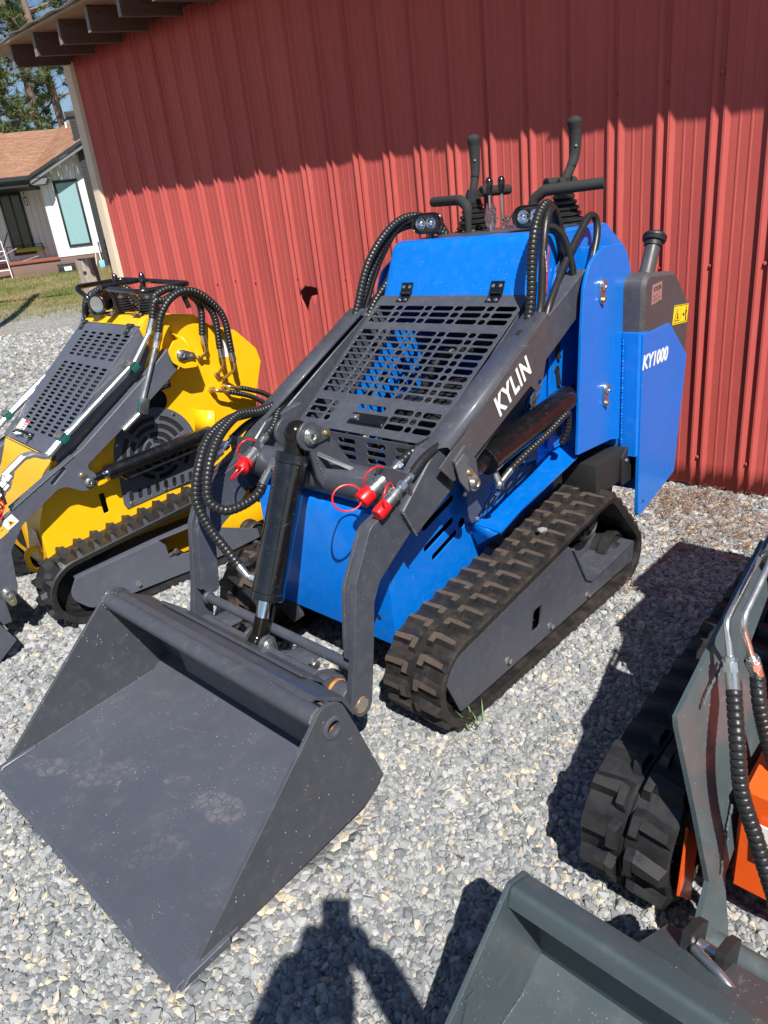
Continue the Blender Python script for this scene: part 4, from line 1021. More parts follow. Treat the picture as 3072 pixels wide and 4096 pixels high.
# cross tube with lugs for the tilt cylinder
b = B(); b.cyl((-.372, 1.135, .775), (.372, 1.135, .775), .060, n=36); ct = b.out('cross_tube', 'grey', P_)
def hull_lug(c0, r0, pts): 
    return pts
lug_p = []
for k in range(15): a = radians(60) + radians(200) * k / 14; lug_p.append((1.050 + .048 * cos(a), .948 + .048 * sin(a)))
lug_p += [(1.055, .80), (1.085, .745), (1.20, .745), (1.215, .80), (1.135, .93)]
for x in (-.062, .050):
    b = B(); b.prism(lug_p, x, x + .013, 'x', .0015); lg = b.out('upper_lug', 'grey', ct)
for sx, x in ((1, .063), (-1, -.062)):
    b = B(); bx = [(x, 1.065, .862), (x + sx * .12, 1.20, .79), (x + sx * .12, 1.205, .80), (x, 1.075, .90)]
    g = [b.bm.verts.new(v) for v in ((x, 1.066, .878), (x, 1.073, .890), (x + sx * .105, 1.122, .836), (x + sx * .105, 1.112, .826))]; b.bm.faces.new(g)
    g2 = [b.bm.verts.new(Vector(v.co) + Vector((0, .012, -.006))) for v in g]; b.bm.faces.new(g2[::-1])
    for i in range(4): b.bm.faces.new((g[i], g2[i], g2[(i + 1) % 4], g[(i + 1) % 4]))
    b.out('gusset', 'grey', ct)
    weld([(x + sx * .002, 1.062, .872), (x + sx * .002, 1.08, .80), (x + sx * .004, 1.10, .755)], ct, .004)
pin_tab('upper_pin', (.064, 1.050, .948), 1, radians(-6), P_, .030, .062)
b = B(); b.cyl((-.075, 1.05, .948), (-.062, 1.05, .948), .03, n=24, bev=.003); b.out('pin_end', 'grey', ct)
# low tie rod between the arms
b = B(); b.cyl((-.384, .812, .338), (.384, .812, .338), .0175, n=20); b.cyl((-.384, .812, .338), (-.365, .812, .338), .024, n=20, bev=.003); b.out('tie_rod', 'grey', P_)
# tilt cylinder
t0 = Vector((0, 1.050, .948)); t1 = Vector((0, .752, .320)); td = (t1 - t0).normalized()
b = B(); b.cyl(t0 + td * .075, t0 + td * .545, .054, n=36, bev=.004); tc = b.out('tilt_cylinder', 'blackpaint', P_)
b = B(); b.cyl(t0 + td * .065, t0 + td * .10, .0575, n=36, bev=.003); b.cyl(t0 + td * .525, t0 + td * .55, .0575, n=36, bev=.003); b.out('cylinder_cap', 'blackpaint', tc)
b = B(); b.sphere(t0, .046, (.85, 1, 1), 20); b.cyl(t0, t0 + td * .08, .036, n=20); b.out('upper_eye', 'greasy', tc)
b = B(); b.cyl(t0 + td * .55, t0 + td * .612, .0265, n=28); b.out('chrome_rod', 'chrome', tc)
b = B(); b.cyl(t0 + td * .612, t0 + td * .69, .0285, n=24, bev=.002); b.sphere(t1, .040, (.85, 1, 1), 20); b.out('lower_eye', 'greasy', tc)
# hydraulic fittings on its left side
q1 = t0 + td * .115 + Vector((-.05, 0, 0)); q2 = t0 + td * .50 + Vector((-.05, 0, 0))
for q, e1, e2 in ((q1, Vector((-.055, -.012, .0)), Vector((-.078, -.02, -.035))), (q2, Vector((-.035, -.02, .012)), Vector((-.10, -.03, .03)))):
    b = B(); b.hexnut(q, q + e1.normalized() * .035, .016); b.cyl(q, q + e1.normalized() * .045, .011, n=12); b.out('port_nut', 'zinc', tc)
hose('tilt_hose', [(-.425, 1.30, .935), (-.41, 1.21, .935), (-.385, 1.10, .955), (-.33, .985, .935), (-.285, .90, .890), (-.262, .845, .815), (-.245, .825, .745), (-.215, .86, .705), (-.175, .905, .715), (-.13, .945, .750), (-.118, .965, .785)], .0175, P_)
hose('tilt_hose', [(-.46, 1.30, .925), (-.445, 1.19, .930), (-.415, 1.07, .940), (-.365, .945, .915), (-.325, .862, .845), (-.31, .815, .745), (-.285, .825, .64), (-.235, .84, .565), (-.185, .850, .505)], .0175, P_)
b = B(); b.cyl((-.185, .85, .505), (-.145, .852, .472), .015, .013, 14); b.tube([(-.145, .852, .472), (-.09, .85, .452), (-.06, .85, .46)], .008, 10); b.hexnut((-.085, .85, .451), (-.058, .85, .463), .0165); b.out('hose_ferrule', 'zinc', tc)
b = B(); b.cyl((-.118, .965, .785), (-.100, .985, .825), .015, .014, 14); b.tube(fillet([(-.100, .985, .825), (-.09, 1.0, .86), (-.055, 1.0, .862)], .02), .008, 10); b.hexnut((-.082, 1.0, .862), (-.056, 1.0, .860), .0165); b.out('hose_ferrule', 'zinc', tc)
# ---------------- body
Zb = .235
b = B()
b.prism([(1.075, Zb), (1.087, Zb), (1.087, .655), (1.105, .683), (1.20, .722), (1.24, .722), (1.24, .735), (1.195, .735), (1.097, .695), (1.075, .660)], -.318, .318, 'x', .0012)
fp = b.out('front_panel', 'blue', P_)
b = B(); b.cyl((.247, 1.0745, .325), (.247, 1.076, .325), .011, n=18); b.out('drain_hole', 'blackmatt', fp)
for sx in (-1, 1):
    sl = [rot2(slot(1.343, .622, .185, .024), .30, (1.343, .622)), rot2(slot(1.337, .543, .175, .023), .30, (1.337, .543)), rot2(slot(1.362, .492, .150, .022), .30, (1.362, .492)), circle(1.465, .534, .019, 20)]
    sl.append(rot2(slot(1.30, .665, .12, .02), .30, (1.30, .665)))
    pl = fillet([(1.0875, Zb), (2.15, Zb), (2.15, .62), (1.72, .62), (1.50, .74), (1.245, .735), (1.20, .734), (1.100, .695), (1.0875, .665)], 0, 1, True)
    plate('side_panel', pl, sl, (sx * .318 - (.005 if sx > 0 else 0), 0, 0), (0, 1, 0), (0, 0, 1), .005, 'blue', P_, .0008)
    # dark louvred engine side
    ps = []
    for r in range(9):
        for c in range(4):
            y = 1.53 + c * .085 + r * .040; z = .565 + c * .022 + r * .041
            if y < 1.50 + (z - .53) * .0 or y > 1.90 + .0 or z > .40 + (y - 1.0) * .62: continue
            ps.append(rot2(slot(y, z, .066, .0155), .52, (y, z)))
    po = fillet([(1.441, .690), (1.455, .555), (1.485, .528), (1.530, .524), (1.90, .640), (1.90, 1.00), (1.70, .93)], [.02, .05, .03, .03, 0, 0, 0], 5, True)
    plate('louvre_panel', po, ps, (sx * .362 - (.004 if sx > 0 else 0), 0, 0), (0, 1, 0), (0, 0, 1), .004, 'grey', P_, .0008)
    bolts('panel_bolt', [(sx * .362, 1.50, .548), (sx * .362, 1.435, .665), (sx * .362, 1.62, .60), (sx * .362, 1.80, .665)], (sx, 0, 0), P_, .006, .004, 'zinc')
    # upper engine side wall (blue)
    b = B(); b.prism([(1.905, 1.25), (1.90, .60), (2.30, .60), (2.55, .65), (2.58, 1.345), (2.44, 1.437), (2.0, 1.437)], sx * .350, sx * .358, 'x', .001); sd = b.out('hood_side', 'blue', P_)
    b = B(); b.prism([(1.335, .868), (1.245, .735), (1.5, .74), (1.90, 1.0), (1.90, 1.245)], sx * .335, sx * .345, 'x', .001); b.out('door_cheek', 'grey', P_)
    # sloping step over the track
    b = B(); vs = [(.359, 1.490, .530), (.482, 1.468, .536), (.482, 1.60, .572), (.482, 1.78, .604), (.482, 1.985, .640), (.359, 2.10, .655)]
    vs = [(sx * x, y, z) for x, y, z in vs]; A = [b.bm.verts.new(v) for v in vs]; b.bm.faces.new(A); C_ = [b.bm.verts.new((v[0], v[1], v[2] - .006)) for v in vs]; b.bm.faces.new(C_[::-1])
    for i in range(6): b.bm.faces.new((A[i], C_[i], C_[(i + 1) % 6], A[(i + 1) % 6]))
    b.out('track_fender', 'blue', P_)
    b = B(); g = [b.bm.verts.new(v) for v in ((sx * .322, 1.49, .524), (sx * .470, 1.47, .528), (sx * .34, 1.52, .43))]; b.bm.faces.new(g); o = b.out('fender_gusset', 'blue', P_); s = o.modifiers.new('t', 'SOLIDIFY'); s.thickness = .004
    # tower plates
    tw = fillet([(1.955, .658), (2.22, .640), (2.292, .62), (2.300, 1.372), (2.135, 1.378), (2.045, 1.335), (2.003, 1.26), (1.985, 1.10)], [.004, 0, 0, .012, .14, .10, .10, .2], 7, True)
    b = B(); b.prism(tw, sx * .488, sx * .500, 'x', .0015); t_ = b.out('tower_plate', 'blue', P_)
    b = B(); b.prism(tw, sx * .366, sx * .376, 'x', .0015); b.out('tower_plate', 'blue', P_)
    # plate closing the tower and turning outward to the tank
    b = B(); b.prism([(sx * .376, 2.296), (sx * .560, 2.312), (sx * .572, 2.33), (sx * .572, 2.36), (sx * .36, 2.36)], .545, 1.045, 'z', .001); b.out('tower_back', 'blue', P_)
    weld([(sx * .505, 2.298, .60), (sx * .505, 2.298, 1.03)], P_, .005, 'blue')
    b = B(); b.prism(fillet([(2.292, 1.04), (2.292, 1.375), (2.345, 1.345), (2.385, 1.27), (2.385, 1.04)], [0, .01, .05, .05, 0], 5, True), sx * .376, sx * .488, 'x', .001); b.out('tower_cap', 'blue', P_)
    if sx > 0:
        pin_tab('tower_pin', (.500, 2.128, 1.248), 1, radians(-92), P_, .0235, .050)
        pin_tab('tower_pin', (.500, 2.163, .862), 1, radians(-92), P_, .0235, .055)
        b = B(); b.box(.50, .502, 2.12, 2.20, 1.18, 1.181, 0); b.bm.free()
    # frame under the tower
    b = B(); b.box(sx * .37 if sx > 0 else -.52, .52 if sx > 0 else -.37, 2.06, 2.42, .45, .585, .004); b.out('frame_rail', 'blackmatt', P_)
    b = B(); b.prism(fillet([(2.30, .585), (2.42, .595), (2.43, .50), (2.36, .43), (2.26, .43), (2.26, .55)], .012, 3, True), sx * .521, sx * .53, 'x', .001); mp = b.out('motor_plate', 'blackmatt', P_)
    bolts('plate_bolt', [(sx * .53, 2.39, .57), (sx * .53, 2.40, .50), (sx * .53, 2.30, .53)], (sx, 0, 0), mp, .008, .006, 'zinc')
b = B(); g = [b.bm.verts.new(v) for v in ((.36, 1.93, .60), (.36, 2.16, .60), (.36, 2.16, .50), (.36, 1.99, .545))]; b.bm.faces.new(g); o = b.out('rear_gusset', 'blue', P_); sm_ = o.modifiers.new('t', 'SOLIDIFY'); sm_.thickness = .006
# hydraulic valves visible between arm and tower
for k in range(4):
    b = B(); z = 1.06 - k * .10; b.cyl((.35, 2.02, z), (.372, 2.02, z), .014, n=12); b.hexnut((.362, 2.02, z), (.382, 2.02, z), .016); b.cyl((.375, 2.02, z), (.38, 2.03, z - .06), .011, n=10); b.out('hydraulic_fitting', 'dark', P_)
# hood top and front
hp = fillet([(1.883, 1.247), (1.978, 1.452), (2.46, 1.440), (2.60, 1.33), (2.60, 1.247)], [0, .06, .03, .03, 0], 9, True)
b = B(); b.prism(hp, -.3590, .3590, 'x', .026, seg=6); hood = b.out('hood', 'blue', P_)
# black panel on top behind the front roll
b = B(); b.box(-.30, .30, 2.10, 2.44, 1.447, 1.452, .001); b.out('control_panel', 'grey', hood)
# grille door
T = Vector((0, .575, .38)).normalized(); L0 = .689
def hw(v): return .319 + (.356 - .319) * v / .69
outer = fillet([(-.320, .002), (.320, .002), (.357, .690), (-.357, .690)], .012, 4, True)
cols = [(-.337, -.239, 1), (-.228, -.194, 0), (-.186, -.084, 1), (-.079, -.044, 0), (-.037, .060, 1), (.066, .104, 0), (.111, .206, 1), (.213, .245, 0), (.253, .350, 1)]
rows = [.620, .586, .552] + [.487 - .0338 * k for k in range(10)] + [.117, .083, .049]
holes = []
for v in rows:
    for a, c, big in cols:
        a2 = a * hw(v) / .3535; c2 = c * hw(v) / .3535
        a2 = max(a2, -hw(v) + .014); c2 = min(c2, hw(v) - .014)
        if v < .12 and c2 > -.085 and a2 < .095: 
            if not (v > .1 and False): continue
        holes.append(slot((a2 + c2) / 2, v, c2 - a2, .0245))
for v in (.117,): holes += [slot(-.06, v, .036, .0245), slot(.012, v, .098, .0245)]
gd = plate('grille_door', outer, holes, (0, 1.310, .870), (1, 0, 0), T, .0035, 'grey', P_, .0006)
Nn = Vector((1, 0, 0)).cross(T); 
def dp(x, v, h=0): return Vector((x, 1.310, .870)) + T * v + Nn * (h + .0035)
b = B()
for (x0, x1, v0, v1, h0, h1) in ((-.075, .098, .036, .088, 0, .003), (-.066, .09, .042, .082, .003, .010)):
    M_ = Matrix.Translation(dp((x0 + x1) / 2, (v0 + v1) / 2, (h0 + h1) / 2)) @ Matrix((Vector((1, 0, 0)), T, Nn)).transposed().to_4x4()
    b.box(-(x1 - x0) / 2, (x1 - x0) / 2, -(v1 - v0) / 2, (v1 - v0) / 2, -(h1 - h0) / 2, (h1 - h0) / 2, .0015, M_)
hn = b.out('door_latch', 'blackpaint', gd)
b = B(); M_ = Matrix.Translation(dp(-.045, .062, .012)) @ Matrix((Vector((1, 0, 0)), T, Nn)).transposed().to_4x4(); b.box(-.018, .018, -.011, .011, -.002, .002, .002, M_); b.cyl(dp(-.045, .062, .012), dp(-.045, .062, .017), .007, n=14); b.out('lock', 'zinc', hn)
for hx in (-.222, .214):
    b = B(); Mx = Matrix((Vector((1, 0, 0)), T, Nn)).transposed().to_4x4()
    b.box(-.030, .030, -.040, .0, 0, .003, .001, Matrix.Translation(dp(hx, .690, 0)) @ Mx)
    F = Vector((0, .095, .205)).normalized(); Fn = Vector((1, 0, 0)).cross(F)
    b.box(-.030, .030, .0, .046, 0, .003, .001, Matrix.Translation(Vector((hx, 1.886, 1.257)) + Fn * .002) @ Matrix((Vector((1, 0, 0)), F, Fn)).transposed().to_4x4())
    for k in range(5): x = hx - .026 + k * .0105; b.cyl((x, 1.880, 1.262), (x + .0098, 1.880, 1.262), .0062, n=12, bev=.001)
    hg = b.out('hinge', 'blackpaint', P_)
    for sxx in (-.016, .016):
        for p, n_ in ((dp(hx + sxx, .662, .003), Nn), (Vector((hx + sxx, 1.886, 1.257)) + F * .028 + Fn * .005, Fn)):
            b = B(); b.lathe(p, p + n_, [(0, .0075), (.0035, .0065), (.005, .004)], 12); b.out('hinge_screw', 'zinc', hg)
# lower louvred panel
lo = []
for z in (.842, .812, .782):
    for x in (-.19, -.045, .10, .235): lo.append(slot(x - (.842 - z) * .1, z, .088, .0185))
plate('lower_grille', [(-.318, .735), (.318, .735), (.3165, .8675), (-.3165, .8675)], lo, (0, 1.303, 0), (1, 0, 0), (0, .0, 1), .004, 'grey', P_, .0006)
b = B(); b.box(-.32, .32, 1.24, 1.303, .725, .736, .001); b.out('lower_ledge', 'grey', P_)
# engine bay contents glimpsed through the slots
b = B(); b.box(-.10, .22, 1.55, 1.95, .62, .92, .02); b.box(-.06, .18, 1.50, 1.58, .70, .86, .01); b.cyl((.02, 1.48, .78), (.02, 1.53, .78), .07, n=24); b.cyl((.19, 1.47, .86), (.19, 1.53, .86), .04, n=20); b.out('engine_block', 'dark', P_)
b = B(); b.cyl((.24, 1.56, .80), (.24, 1.56, .90), .045, n=20, bev=.006); b.out('oil_filter', 'green', P_)
plate('inner_blue_bracket', [(1.25, .45), (1.85, .45), (1.95, 1.15), (1.80, 1.15), (1.32, .80)], [circle(1.40 + i * .10, .66 + j * .09 + i * .04, .026, 16) for i in range(5) for j in range(3)], (-.215, 0, 0), (0, 1, 0), (0, 0, 1), .006, 'blue', P_, .001)
for k, (x, y, z) in enumerate(((-.28, 1.45, .72), (-.12, 1.42, .70), (.1, 1.40, .66), (-.05, 1.72, .95))):
    hose('engine_hose', [(x, y, z - .2), (x + .02, y + .02, z), (x + .08, y + .12, z + .10), (x + .14, y + .3, z + .05), (x + .15, y + .4, z - .1)], .018, P_, wrap=(k % 2 == 0), pitch=.03)
MAT['coolant'] = plain('translucent_white_tank', (.55, .56, .55), .4, 0, .1, 20, 0)
b = B(); b.box(-.07, .13, 1.38, 1.46, .62, .70, .02); b.out('overflow_bottle', 'coolant', P_)
b = B(); b.box(-.34, .34, 1.10, 2.5, Zb + .002, Zb + .012, 0); b.out('belly_plate', 'blackmatt', P_)
b = B(); b.box(-.34, .34, 2.50, 2.56, .25, 1.30, 0); b.box(-.345, -.30, 1.3, 2.5, .25, .40, 0); b.out('firewall', 'blackmatt', P_)
b = B(); b.prism([(-.10, .20), (.0, .16), (.05, .20), (.05, .42), (-.06, .42)], 1.10, 1.12, 'y', .002); b.out('tow_plate', 'grey', P_).location = (-.25, -.02, -.03)
# ---------------- tank / counterweight at the right rear and the body behind
tk = fillet([(2.300, 1.030), (2.235, 1.035), (2.245, 1.262), (2.60, 1.232), (2.762, 1.090), (2.750, .86)], [0, .004, .05, .045, .02, 0], 7, True)
b = B(); b.prism(fillet([(2.325, 1.0), (2.325, 1.262), (2.61, 1.232), (2.765, 1.085), (2.752, .80), (2.6, .80)], [0, .055, .05, .02, 0, 0], 7, True), .15, .570, 'x', .014); tank = b.out('fuel_tank', 'greycover', P_)
bp = fillet([(2.322, 1.036), (2.560, 1.040), (2.752, .872), (2.680, .360), (2.325, .270), (2.322, .35)], [.0, .05, .01, .012, .02, .01], 6, True)
b = B(); b.prism(bp, .558, .574, 'x', .0015); cp = b.out('counterweight_plate', 'blue', P_)
b = B(); b.cyl((.5735, 2.37, .33), (.5745, 2.37, .33), .008, n=14); b.out('plate_hole', 'blackmatt', cp)
b = B(); b.box(-.57, .556, 2.40, 2.70, .36, 1.0, .01); b.out('counterweight', 'blue', P_)
b = B(); b.prism(bp, -.574, -.558, 'x', .0015); b.out('counterweight_plate', 'blue', P_)
b = B(); b.prism([(2.325, .95), (2.325, 1.23), (2.6, 1.20), (2.74, 1.05), (2.74, .95)], -.57, -.15, 'x', .012); b.out('rear_cover', 'greycover', P_)
text('model_lettering', 'KY1000', .076, (.5752, 2.318, .902), (0, 1, -.035), (0, .02, 1), 'white', cp, .0006, .0026, .18, .93)
# maker plate
def decal(name, pts4, mat, parent, th=.0008):
    """flat quad sticker in the plane x=const"""
    b = B(); x = pts4[0][0]; b.prism([(p[1], p[2]) for p in pts4], x, x + th, 'x', 0); return b.out(name, mat, parent)
mk_ = decal('maker_plate', [(.5712, 2.388, 1.135), (.5712, 2.478, 1.142), (.5712, 2.478, 1.212), (.5712, 2.392, 1.208)], 'plate_metal', tank)
text('maker_lettering', 'KYLIN', .024, (.5722, 2.405, 1.182), (0, 1, .05), (0, 0, 1), 'sticker_black', mk_, .0003, .0008)
for k in range(4):
    decal('print_line', [(.5721, 2.40, 1.172 - k * .009), (.5721, 2.40 + (.05 if k % 2 else .068), 1.175 - k * .009), (.5721, 2.40 + (.05 if k % 2 else .068), 1.177 - k * .009), (.5721, 2.40, 1.174 - k * .009)], 'sticker_red' if k == 0 else 'sticker_black', mk_, .0003)
text('ce_mark', 'CE', .012, (.5722, 2.455, 1.138), (0, 1, 0), (0, 0, 1), 'sticker_black', mk_, .0003)
sy = decal('warning_sticker', [(.5712, 2.592, 1.022), (.5712, 2.738, 1.010), (.5712, 2.748, 1.084), (.5712, 2.606, 1.098)], 'sticker_yellow', tank)
def spr(name, pts, mat='sticker_black', x=.5721): 
    b = B(); b.prism(pts, x, x + .0004, 'x', 0); return b.out(name, mat, sy)
spr('border', [(2.597, 1.026), (2.734, 1.0145), (2.734, 1.0165), (2.597, 1.028)]); spr('border', [(2.607, 1.093), (2.743, 1.080), (2.743, 1.082), (2.607, 1.095)])
tri = [(2.606, 1.034), (2.658, 1.030), (2.634, 1.082)]; spr('triangle', tri); spr('triangle_fill', [(2.612, 1.037), (2.652, 1.034), (2.634, 1.075)], 'sticker_yellow', .5726)
spr('figure', [(2.628, 1.040), (2.642, 1.040), (2.637, 1.055), (2.640, 1.062), (2.632, 1.064), (2.630, 1.052)], 'sticker_black', .5731)
spr('divider', [(2.670, 1.030), (2.671, 1.030), (2.673, 1.078), (2.672, 1.078)]); spr('arrow', [(2.688, 1.048), (2.700, 1.058), (2.700, 1.052), (2.708, 1.051), (2.708, 1.042), (2.700, 1.043), (2.700, 1.038)])
spr('standing_figure', [(2.716, 1.020), (2.728, 1.019), (2.727, 1.045), (2.732, 1.060), (2.722, 1.066), (2.714, 1.056), (2.718, 1.044)]); spr('figure_head', [(2.719 + .005 * cos(a) + .004, 1.071 + .005 * sin(a)) for a in [i * .8 for i in range(8)]])
# filler neck and cap
n0 = Vector((.474, 2.550, 1.225)); n1 = n0 + Vector((-.002, .060, .112))
b = B(); b.cyl(n0, n1, .030, n=28); b.cyl(n0 - Vector((0, 0, .01)), n0 + (n1 - n0) * .05, .036, .031, 28); b.out('filler_neck', 'greycover', tank)
dn = (n1 - n0).normalized(); b = B(); b.lathe(n1 - dn * .012, n1 + dn, [(0, .031), (.002, .035), (.020, .036), (.022, .044), (.030, .047), (.036, .044), (.038, .047), (.046, .046), (.050, .040), (.054, .038), (.055, .012)], 26); b.out('filler_cap', 'blackmatt', tank)
# ---------------- controls
def joystick(x, y, z, sx):
    j = B(); w = .078
    prof = [(0, w * 1.1), (.004, w * 1.1)]
    zz = .004
    for k in range(5):
        r = w * (1 - .11 * k); prof += [(zz, r * .86), (zz + .005, r), (zz + .014, r), (zz + .019, r * .84)]; zz += .021
    prof += [(zz, .040), (zz + .035, .030), (zz + .055, .022)]
    j.lathe((x, y, z), (x, y, z + 1), prof, 8); bt = j.out('lever_boot', 'hose', P_, 25)
    b = B(); kc = 1.0 if sx > 0 else .45; c = [(x, y, z + .13), (x, y + .020 * kc, z + .165), (x + sx * .002, y + .052 * kc, z + .20), (x + sx * .004, y + .076 * kc, z + .24), (x + sx * .005, y + .082 * kc, z + .30), (x + sx * .005, y + .076 * kc, z + .352)]
    p = spline(c, .006); nP = len(p)
    def rad(i, L_):
        s = i / nP
        if s < .36: return .0175 + .001 * s
        return .0185 + .0065 * (s - .36) / .64 if s < .9 else .025 + .003 * sin((s - .9) / .1 * pi / 2)
    b.tube(p, .02, 16, rad); b.sphere(p[-1] + Vector((0, 0, .002)), .028, (1, 1, .75), 16); g = b.out('grip', 'foam', bt)
    b = B(); b.lathe(p[int(nP * .36)] - Vector((0, .001, .002)), p[int(nP * .36)] + Vector((0, .3, .95)), [(0, .0192), (.0015, .0175), (.003, .0195)], 16, False); b.out('grip_seam', 'blackmatt', g)
    b = B(); q = p[int(nP * .66)] + Vector((.012, -.016, 0)); b.cyl(q, q + Vector((.004, -.006, 0)), .004, n=10); b.out('grip_screw', 'zinc', g)
joystick(.228, 2.343, 1.452, 1); joystick(-.228, 2.375, 1.452, -1)
for sx in (-1, 1):
    b = B(); b.tube(fillet([(sx * .155, 2.235, 1.450), (sx * .155, 2.235, 1.49), (sx * .158, 2.24, 1.552), (sx * .20, 2.25, 1.580), (sx * .405, 2.325, 1.583)], .035, 8), .0195, 16, lambda i, L_: .014 if L_ < .05 else .0205); b.cyl((sx * .155, 2.235, 1.450), (sx * .155, 2.235, 1.456), .032, n=20)
    hb = b.out('hand_bar', 'foam', P_)
    bolts('bar_bolt', [(sx * .155 + .024, 2.235, 1.456), (sx * .155 - .024, 2.235, 1.456)], (0, 0, 1), hb, .006, .005, 'brass')
    b = B(); b.lathe((sx * .155 + .0, 2.235 + .10, 1.603), (sx * .155 + .055, 2.235 + .30, 1.597), [(0.004, .011), (0, .012), (0, .020), (.003, .021), (.15, .0205), (.155, .018)], 18, False); b.out('rear_grip', 'foam', hb)
    b = B(); c0 = Vector((sx * .155, 2.34, 1.603)); b.cyl(c0 + Vector((0, .002, 0)), c0 + Vector((0, .006, 0)), .012, n=14); b.cyl((sx * .17, 2.40, 1.452), (sx * .17, 2.40, 1.60), .012, n=12); b.out('grip_tube', 'blackmatt', hb)
for (x, y) in ((-.052, 2.25), (-.045, 2.325)):
    b = B(); b.cyl((x, y, 1.45), (x, y, 1.60), .0055, n=10); lv = b.out('control_lever', 'zinc', P_)
    b = B(); b.lathe((x, y, 1.585), (x, y, 2), [(0, .006), (.006, .009), (.03, .0145), (.05, .0155), (.062, .011), (.067, .004)], 16); b.out('knob', 'blackpaint', lv)
MAT['film'] = glass('clear_plastic_film', (.95, .96, .97), .15)
for (cx, cy, cz, s) in ((-.05, 2.25, 1.455, (.022, .022, .075)), (.0, 2.33, 1.452, (.05, .03, .035)), (.045, 2.34, 1.452, (.03, .02, .02))):
    bm = bmesh.new(); g = bmesh.ops.create_icosphere(bm, subdivisions=3, radius=1); rs = random.Random(int(cx * 1000))
    for v in bm.verts:
        f = 1 + .30 * sin(v.co.x * 7 + v.co.z * 5) * cos(v.co.y * 8 + v.co.z * 3) + rs.uniform(-.12, .12); v.co = Vector((cx + v.co.x * s[0] * f, cy + v.co.y * s[1] * f, cz + (v.co.z * .5 + .5) * s[2] * f * 1.2))
    link('plastic_wrap', bm_mesh('plastic_wrap', bm, 5), 'film', P_)
# work lights
def worklight(x, y, z, parent, yaw=0.0, w=.062, h=.038):
    M_ = Matrix.Translation((x, y, z)) @ Matrix.Rotation(yaw, 4, 'Z')
    out = slot(0, 0, 2 * w, 2 * h, h, 8); b = B(); k = len(out)
    def ring(s, yy): return [b.bm.verts.new(M_ @ Vector((px * s, yy, pz * s))) for px, pz in out]
    seq = [(1.0, -.004), (1.04, -.008), (1.06, 0), (1.06, .014), (.94, .018), (.92, .026), (1.0, .030), (.98, .040), (.86, .046), (.84, .056), (.5, .062)]
    rings = [ring(.84, .010), ring(.86, -.006)] + [ring(s, yy) for s, yy in seq]
    for a, c in zip(rings, rings[1:]):
        for i in range(k): b.bm.faces.new((a[i], a[(i + 1) % k], c[(i + 1) % k], c[i]))
    b.bm.faces.new(rings[-1]); b.bm.faces.new(rings[0][::-1])
    b.cyl(M_ @ Vector((0, .03, -h)), M_ @ Vector((0, .03, -h - .025)), .012, n=12); b.box(-.03, .03, .015, .045, -h - .03, -h - .022, .001, M_)
    lt = b.out('work_light', 'blackpaint', parent, 30)
    b = B(); pts = slot(0, 0, 2 * w * .84, 2 * h * .84, h * .84, 8); vv = [b.bm.verts.new(M_ @ Vector((px, -.004, pz))) for px, pz in pts]; b.bm.faces.new(vv); o = b.out('lens', 'glass', lt)
    for dx in (-.024, .024):
        b = B(); b.lathe(M_ @ Vector((dx, .008, 0)), M_ @ Vector((dx, -.5, 0)), [(0, .006), (.002, .014), (.008, .023), (.009, .024)], 18, False); b.sphere(M_ @ Vector((dx, -.001, 0)), .013, seg=12); b.out('reflector', 'chrome', lt)
    return lt
worklight(.235, 2.085, 1.500, P_, .15); worklight(-.245, 2.07, 1.508, P_, .15)
# hoses over the hood, right and left
hose('boom_hose', [(.415, 1.76, 1.16), (.415, 1.795, 1.235), (.41, 1.822, 1.40), (.40, 1.872, 1.495), (.385, 1.955, 1.540), (.365, 2.04, 1.505), (.35, 2.10, 1.44), (.34, 2.13, 1.36)], .0165, P_)
hose('boom_hose', [(.435, 1.80, 1.18), (.435, 1.83, 1.24), (.428, 1.858, 1.38), (.415, 1.905, 1.49), (.395, 1.980, 1.525), (.38, 2.045, 1.47), (.375, 2.075, 1.38), (.37, 2.09, 1.25)], .0135, P_, wrap=False)
hose('boom_hose', [(.445, 1.835, 1.17), (.44, 1.88, 1.23), (.415, 2.02, 1.335), (.40, 2.16, 1.432), (.395, 2.235, 1.478), (.40, 2.275, 1.462), (.41, 2.262, 1.40), (.42, 2.19, 1.29), (.42, 2.14, 1.22)], .0135, P_, wrap=False)
hose('boom_hose', [(.43, 2.06, 1.27), (.425, 2.05, 1.34), (.41, 2.03, 1.42), (.39, 2.0, 1.46), (.37, 1.96, 1.47)], .0125, P_, wrap=False)
hose('lamp_cable', [(.27, 2.13, 1.475), (.33, 2.12, 1.47), (.372, 2.10, 1.44), (.378, 2.06, 1.36), (.372, 2.03, 1.30)], .004, P_, wrap=False)
hose('boom_hose', [(-.415, 1.76, 1.16), (-.415, 1.80, 1.235), (-.41, 1.87, 1.37), (-.395, 1.97, 1.475), (-.375, 2.07, 1.532), (-.35, 2.16, 1.535), (-.32, 2.24, 1.50), (-.31, 2.28, 1.45)], .0165, P_)
hose('boom_hose', [(-.435, 1.80, 1.17), (-.43, 1.84, 1.24), (-.425, 1.93, 1.37), (-.405, 2.03, 1.475), (-.38, 2.12, 1.505), (-.34, 2.20, 1.49), (-.31, 2.27, 1.45)], .0165, P_)
hose('boom_hose', [(-.445, 1.82, 1.16), (-.44, 1.87, 1.22), (-.43, 1.93, 1.33), (-.415, 1.99, 1.42), (-.39, 2.06, 1.50), (-.36, 2.13, 1.52), (-.33, 2.22, 1.46)], .0135, P_, wrap=False)
hose('boom_hose', [(-.40, 1.83, 1.17), (-.395, 1.88, 1.23), (-.385, 1.96, 1.30), (-.375, 2.03, 1.38), (-.365, 2.10, 1.40)], .0150, P_)
MAT['hosered'] = plain('red_hose_print', (.45, .02, .02), .5, 0, .1, 60, 0)
